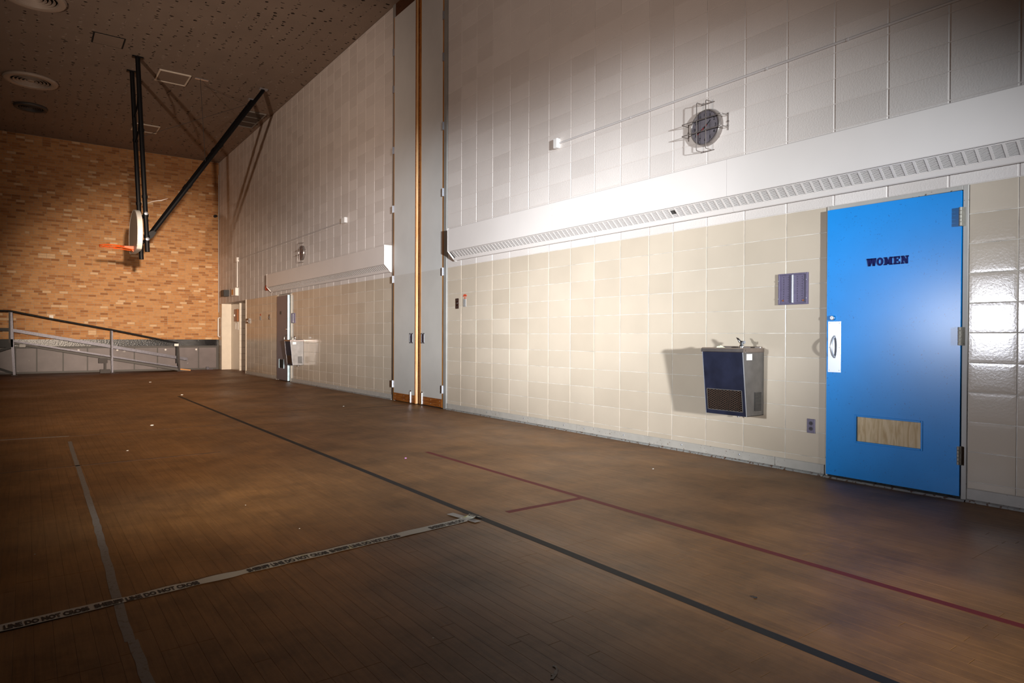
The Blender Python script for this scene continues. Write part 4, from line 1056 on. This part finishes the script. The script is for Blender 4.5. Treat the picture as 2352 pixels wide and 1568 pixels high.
# fan-shaped board facing left (-x), flanged edge
XBF = 1.835
prof = []
yc = 16.13; zc = 2.90
outl = [(-.34, 0.0), (.34, 0.0)]
fan = [(-.40, 0), (.40, 0), (.58, .05), (.67, .20), (.685, .42), (.62, .62), (.44, .77), (.22, .86), (0, .89), (-.22, .86), (-.44, .77), (-.62, .62), (-.685, .42), (-.67, .20), (-.58, .05)]
def smoothpoly(P, n=4):
    out = []
    m_ = len(P)
    for i in range(m_):
        p0, p1, p2, p3 = P[i-1], P[i], P[(i+1) % m_], P[(i+2) % m_]
        for k in range(n):
            t = k/n
            q = [.5*((2*p1[a])+(-p0[a]+p2[a])*t+(2*p0[a]-5*p1[a]+4*p2[a]-p3[a])*t*t+(-p0[a]+3*p1[a]-3*p2[a]+p3[a])*t*t*t) for a in (0, 1)]
            out.append(tuple(q))
    return out
fp = smoothpoly(fan)
mb = MB(); mb.prism([(yc+p[0], zc+p[1]) for p in fp], 'x', XBF, XBF+.006); part('backboard', mb, M['shaded_board'], bg)
mb = MB(); n = len(fp); vs = []
for (xo, k) in ((XBF-.002, 1.0), (XBF+.095, 1.0), (XBF+.095, .955), (XBF-.002, .985)):
    vs += [(xo, yc+p[0]*k, zc+.44+(p[1]-.44)*k) for p in fp]
fs = []
for q in range(4):
    for k in range(n): fs.append((q*n+k, q*n+(k+1) % n, ((q+1) % 4)*n+(k+1) % n, ((q+1) % 4)*n+k))
mb.add(vs, fs); part('board_flange', mb, M['board_edge'], bg, label='white rolled edge of the backboard')
# rim
rc = (1.835-.16-.228, yc, 3.035-.04); rr_ = .228
mb = MB(); mb.tube([(rc[0]+rr_*cos(2*pi*k/32), rc[1]+rr_*sin(2*pi*k/32), rc[2]) for k in range(32)], .0095, 8, closed=True); rm = part('rim', mb, M['orange'], bg, True, 'orange rim without a net')
mb = MB(); mb.tube([(rc[0]+(rr_+.002)*cos(2*pi*k/32), rc[1]+(rr_+.002)*sin(2*pi*k/32), rc[2]-.030) for k in range(32)], .004, 6, closed=True); part('lower_ring', mb, M['orange'], rm, True)
mb = MB()
for k in range(12):
    a = 2*pi*(k+.5)/12; mb.tube([(rc[0]+rr_*cos(a), rc[1]+rr_*sin(a), rc[2]), (rc[0]+(rr_-.008)*cos(a), rc[1]+(rr_-.008)*sin(a), rc[2]-.022), (rc[0]+(rr_+.002)*cos(a), rc[1]+(rr_+.002)*sin(a), rc[2]-.030)], .0032, 6)
part('net_hooks', mb, M['orange'], rm, True)
mb = MB(); mb.prism([(1.835, rc[2]+.02), (1.835, rc[2]-.10), (1.79, rc[2]-.05), (1.60, rc[2]-.012), (1.60, rc[2]+.012)], 'y', yc-.075, yc+.075); part('rim_bracket', mb, M['orange'], rm)
for s in (-1, 1):
    mb = MB(); mb.tube([(1.83, yc+s*.10, rc[2]-.06), (rc[0]+.05, yc+s*(rr_-.01), rc[2]-.012)], .008, 8); part('rim_stay', mb, M['orange'], rm, True)
# hoist cables
def cable(a, b_, r, lab):
    mb = MB(); mb.tube([a, b_], r, 6); o = part('hoist_cable', mb, M['dark_frame'], bg, True, lab)
cable((3.16, 16.16, H), (3.21, 15.86, 4.90), .006, None)
cable((4.45, 16.75, H-.10), (2.03, 16.35, 5.45), .005, None)
cable((4.45, 16.75, H-.22), (3.30, 16.5, H-.02), .004, None)
mb = MB(); mb.box(3.05, 3.33, 16.13, 16.20, H-.015, H-.001); part('pulley_plate', mb, M['steel'], bg)
mb = MB(); mb.tube([(2.06, 15.8, 3.92), (2.14, 15.75, 3.95), (2.22, 15.7, 3.97), (2.30, 15.66, 3.98), (2.42, 15.6, 4.03)], [.006, .008, .010, .012, .003], 8); part('frayed_cord', mb, M['rope'], bg, True)

# ------------------------------------------------------------------ ceiling fittings
def diffuser(cx_, cy_, r, lab, dark=False):
    e0 = empty('ceiling_diffuser', (cx_, cy_, H), lab, 'vent')
    mt = M['dark_frame'] if dark else M['diffuser']
    mb = MB(); n = 56; prof_ = [(r*.98, 0), (r, -.02), (r*.96, -.055), (r*.84, -.065), (r*.74, -.05), (r*.72, -.015), (r*.74, 0)]
    vs = []; fs = []
    for (rr, h) in prof_: vs += [(cx_+rr*cos(2*pi*k/n), cy_+rr*sin(2*pi*k/n), H+h) for k in range(n)]
    for i in range(len(prof_)-1):
        for k in range(n): fs.append((i*n+k, i*n+(k+1) % n, (i+1)*n+(k+1) % n, (i+1)*n+k))
    mb.add(vs, fs); part('outer_ring', mb, mt, e0, True)
    mb = MB(); mb.lathe([(r*.73, -.006), (r*.73, -.001)], (cx_, cy_, H), 'z', 40); part('throat', mb, M['void'], e0)
    for q in (.60, .47, .34, .21):
        mb = MB(); prof2 = [(r*q, -.01), (r*(q+.055), -.045), (r*(q+.035), -.048), (r*(q-.02), -.012)]; vs = []; fs = []
        for (rr, h) in prof2: vs += [(cx_+rr*cos(2*pi*k/n), cy_+rr*sin(2*pi*k/n), H+h) for k in range(n)]
        for i in range(len(prof2)):
            j2 = (i+1) % len(prof2)
            for k in range(n): fs.append((i*n+k, i*n+(k+1) % n, j2*n+(k+1) % n, j2*n+k))
        mb.add(vs, fs); part('cone_ring', mb, mt, e0, True)
    mb = MB(); mb.lathe([(r*.13, -.01), (r*.12, -.04), (r*.05, -.046)], (cx_, cy_, H), 'z', 24); part('centre_disc', mb, mt, e0, True)
diffuser(.085, 18.55, .52, 'round pale ceiling diffuser nearest the left edge')
diffuser(.10, 13.95, .48, 'round ceiling diffuser cut by the top edge of the picture')
diffuser(.09, 20.72, .36, 'small dark round ceiling fitting nearest the brick wall', True)
def ceilpanel(x0, x1, y0, y1, lab, frame=True, bars=0):
    e0 = empty('ceiling_panel', ((x0+x1)/2, (y0+y1)/2, H), lab, 'panel')
    f = .028
    mb = MB(); mb.box(x0+f, x1-f, y0+f, y1-f, H-.012, H-.001); part('infill', mb, M['ceiling'] if not bars else M['dark_frame'], e0)
    if frame:
        for (a, b_, c, d_) in ((x0, x1, y0, y0+f), (x0, x1, y1-f, y1), (x0, x0+f, y0+f, y1-f), (x1-f, x1, y0+f, y1-f)):
            mb = MB(); mb.box(a, b_, c, d_, H-.028, H-.001); part('frame_bar', mb, M['cream'] if not bars else M['frame'], e0)
    else:
        for (a, b_, c, d_) in ((x0, x1, y0, y0+f), (x0, x1, y1-f*.5, y1), (x0, x0+f, y0+f, y1-f*.5), (x1-f, x1, y0+f, y1-f*.5)):
            mb = MB(); mb.box(a, b_, c, d_, H-.006, H-.001); part('gap', mb, M['void'], e0)  # black strips stand in for the recess shadow round the panel
    for i in range(bars):
        y = y0+(y1-y0)*(i+1)/(bars+1); mb = MB(); mb.box(x0+f, x1-f, y-.012, y+.012, H-.022, H-.004); part('cross_bar', mb, M['frame'], e0)
ceilpanel(1.03, 1.57, 14.87, 15.43, 'square ceiling access panel with its recess shadow drawn as black strips, nearest the camera', False)
ceilpanel(2.33, 2.96, 16.08, 16.80, 'square white-framed ceiling panel between goal post and brace')
ceilpanel(2.36, 2.99, 20.52, 21.26, 'white-framed ceiling panel behind the goal posts')
ceilpanel(4.50, 5.05, 17.68, 19.06, 'long dark barred ceiling hatch beside the right-hand wall', True, 2)

# ------------------------------------------------------------------ lines painted on the floor
def strip(name, p, q, w_, mt, lab, cat='floor line', h_=.0004, z=0.0003, nseg=1, wob=0.):
    P = Vector((p[0], p[1], 0)); Q = Vector((q[0], q[1], 0)); u_ = (Q-P).normalized(); v_ = Vector((-u_.y, u_.x, 0)); n = nseg
    vs = []
    for i in range(n+1):
        c = P+(Q-P)*(i/n)+v_*random.uniform(-wob, wob); ww = w_/2*random.uniform(1-wob*10, 1+wob*10)
        for s in (-1, 1):
            for zz in (z, z+h_): vs.append((c.x+s*v_.x*ww, c.y+s*v_.y*ww, zz))
    fs = []
    for i in range(n):
        a = i*4; b_ = a+4
        fs += [(a+1, b_+1, b_+3, a+3)[::-1], (a, a+2, b_+2, b_)[::-1], (a, b_, b_+1, a+1)[::-1], (a+2, a+3, b_+3, b_+2)[::-1]]
    fs += [(0, 1, 3, 2), (n*4, n*4+2, n*4+3, n*4+1)]
    mb = MB(); mb.add(vs, fs); o = mb.build(name, mt); return tag(o, lab, cat)
strip('court_line', (2.252, .2), (2.252, 13.4), .05, M['lineblack'], 'black line running the length of the floor', nseg=60, wob=.0012)
strip('court_line', (3.115, .3), (3.115, 5.6), .046, M['linered'], 'long dark red line nearest the tiled wall', nseg=30, wob=.0015)
strip('court_line', (2.462, 3.378), (3.092, 3.378), .046, M['linered'], 'short red line branching off the long red line', nseg=6, wob=.0015)
strip('court_line', (.313, 1.6), (.313, 2.75), .034, M['linegrey'], 'worn grey line at the bottom left, near piece', nseg=12, wob=.003)
strip('court_line', (.300, 2.75), (.335, 4.7), .036, M['linegrey'], 'worn grey line crossing under the barrier tape', nseg=20, wob=.003)
strip('court_line', (.335, 4.7), (.362, 8.3), .034, M['linegrey'], 'worn grey line fading towards the middle of the hall', nseg=24, wob=.003)
strip('court_line', (-1.8, 9.0), (.38, 8.76), .05, M['linegrey'], 'pale scuffed cross line on the far left floor', nseg=20, wob=.006)
strip('court_line', (.38, 8.72), (1.95, 8.80), .035, M['linedark'], 'faint dark cross line in the middle distance', nseg=12, wob=.003)
strip('court_line', (3.9, 9.62), (4.95, 9.64), .03, M['lineblack'], 'short dark line on the floor before the tall grey leaves', nseg=6, wob=.003)
strip('court_line', (-.9, 6.70), (1.5, 6.74), .04, M['linedark'], 'faint reddish cross line left of the black line', nseg=16, wob=.003)

# ------------------------------------------------------------------ barrier tape
P0 = Vector((2.221, 3.388, 0)); P1 = Vector((-.082, 3.149, 0)); ud = (P1-P0).normalized(); vd = Vector((ud.y, -ud.x, 0))   # vd points away from the camera
if vd.y < 0: vd = -vd
TWID = .078
def tz(s, v): # gentle ripples
    return .0018+.0012*(1+sin(s*23+v*9)*sin(s*7.1+1))+.0022*max(0, sin(s*5.3+2))**6
mb = MB(); n = 150; vs = []
for i in range(n+1):
    s = .085+(3.05-.085)*i/n
    nar = 1
    for (c, wd, am) in ((1.88, .07, .28), (1.62, .05, .22), (1.40, .05, .25), (2.35, .05, .12), (1.2, .04, .12), (.75, .05, .10)):
        nar -= am*math.exp(-((s-c)/wd)**2)
    hw = TWID/2*nar
    for k in range(4):
        v = -hw+2*hw*k/3; p = P0+ud*s+vd*v; vs.append((p.x, p.y, tz(s, v)))
fs = [(i*4+k, i*4+k+1, (i+1)*4+k+1, (i+1)*4+k) for i in range(n) for k in range(3)]
mb.add(vs, fs); tp = mb.build('barrier_tape', M['tape'], smooth=True); tag(tp, 'pale barrier tape printed SHERIFF LINE DO NOT CROSS lying across the floor', 'tape')
def tape_text(s_start, s_end, txt):
    me = text_mesh(txt, 1, 0, .052, 1, 'LEFT'); xs = [v.co.x for v in me.vertices]; ys = [v.co.y for v in me.vertices]
    x0, x1, y0, y1 = min(xs), max(xs), min(ys), max(ys)
    for v in me.vertices:
        s = s_start+(s_end-s_start)*(v.co.x-x0)/(x1-x0); vv_ = -.030+.047*(v.co.y-y0)/(y1-y0)
        p = P0+ud*s+vd*vv_; v.co = Vector((p.x, p.y, tz(s, vv_)+.0012))
    me.materials.append(M['tapeink']); me.name = 'lettering'; o = bpy.data.objects.new('lettering', me); COL.objects.link(o); o.parent = tp
for a, b_, t in ((2.45, 2.32, 'SHERIFF'), (2.305, 2.028, 'LINE DO NOT CROSS'), (2.01, 1.605, 'SHERIFF LINE DO NOT CROSS'), (1.389, .978, 'SHERIFF LINE DO NOT CROSS'),
                 (.966, .549, 'SHERIFF LINE DO NOT CROSS'), (.342, .095, 'SHERIFF LINE DO'), (3.0, 2.60, 'SHERIFF LINE DO NOT CROSS')): tape_text(a, b_, t)
# loose end past the duct tape, curled up
mb = MB(); vs = []; m_ = 10
for i in range(m_+1):
    s = .085-.115*i/m_; z = .003+.016*max(0, sin(pi*i/m_))**1.5*(1 if i > 3 else .5)
    for k in range(3):
        p = P0+ud*s+vd*(-.034+.034*k+.012*sin(i*1.1)); vs.append((p.x, p.y, z+.003*((k+i) % 2)))
mb.add(vs, [(i*3+k, i*3+k+1, (i+1)*3+k+1, (i+1)*3+k) for i in range(m_) for k in range(2)]); part('loose_end', mb, M['tape'], tp)
me = text_mesh('CR', .055, 0, .002, 1, 'LEFT')
for v in me.vertices:
    s = .045-.85*v.co.x; p = P0+ud*s+vd*(-.02+v.co.y); v.co = Vector((p.x, p.y, .0215))
me.materials.append(M['tapeink']); o = bpy.data.objects.new('lettering', me); COL.objects.link(o); o.parent = tp
strip('duct_tape', (2.140, 3.545), (2.180, 3.290), .048, M['duct'], 'strip of grey duct tape holding down the end of the barrier tape', 'tape', .0012, .0052, 8, .0015)

# ------------------------------------------------------------------ litter
scr = [(2.348, 13.607, .018, 'white scrap lying where the black line fades out'), (1.25, 9.199, .016, 'brightest white crumb on the left middle floor'),
       (.785, 7.316, .008, 'white crumb beside a dark mark on the left floor'), (1.271, 3.786, .004, 'bright white speck behind the barrier tape'),
       (1.21, 2.122, .0028, 'tiny white speck in front of the barrier tape'), (4.059, 10.004, .010, 'white crumb in front of the tall grey leaves'),
       (4.274, 3.765, .007, 'white speck on the floor below the near fountain'), (2.366, 17.685, .02, 'white scrap far down the hall before the cupboards'),
       (1.16, 4.519, .003, 'faint white speck well behind the barrier tape'), (.033, 4.123, .003, 'white speck at the left edge of the floor')]
for i, (x, y, r, lab) in enumerate(scr):
    crumple('paper_scrap', (x, y, .0005), r, (1.3, 1, .8), M['litter'], lab, 'litter', None, 20+i, .4)
crumple('wrapper_scrap', (2.787, 5.401, .0005), .010, (1.2, 1, 1), M['scrap_p'], 'tiny pink-purple scrap between the red and black lines', 'litter', None, 50)
mb = MB(); c0 = F0 = (1.41, 1.672)
pts = [(1.372, 1.640), (1.380, 1.648), (1.391, 1.651), (1.392, 1.662), (1.404, 1.660), (1.416, 1.672), (1.428, 1.678), (1.434, 1.689), (1.432, 1.700), (1.441, 1.706), (1.444, 1.694), (1.438, 1.684), (1.434, 1.672), (1.424, 1.664), (1.416, 1.655), (1.402, 1.646), (1.390, 1.640), (1.380, 1.634)]
mb.prism(pts, 'z', .0006, .0022); o = mb.build('paint_flake', M['linegrey']); tag(o, 'ragged pale paint flake on the floor at the bottom of the picture', 'litter')
crumple('dark_chip', (2.515, 1.64, .0004), .008, (1.6, 1, .5), M['black'], 'small black chip on the floor right of the black line', 'litter', None, 61)
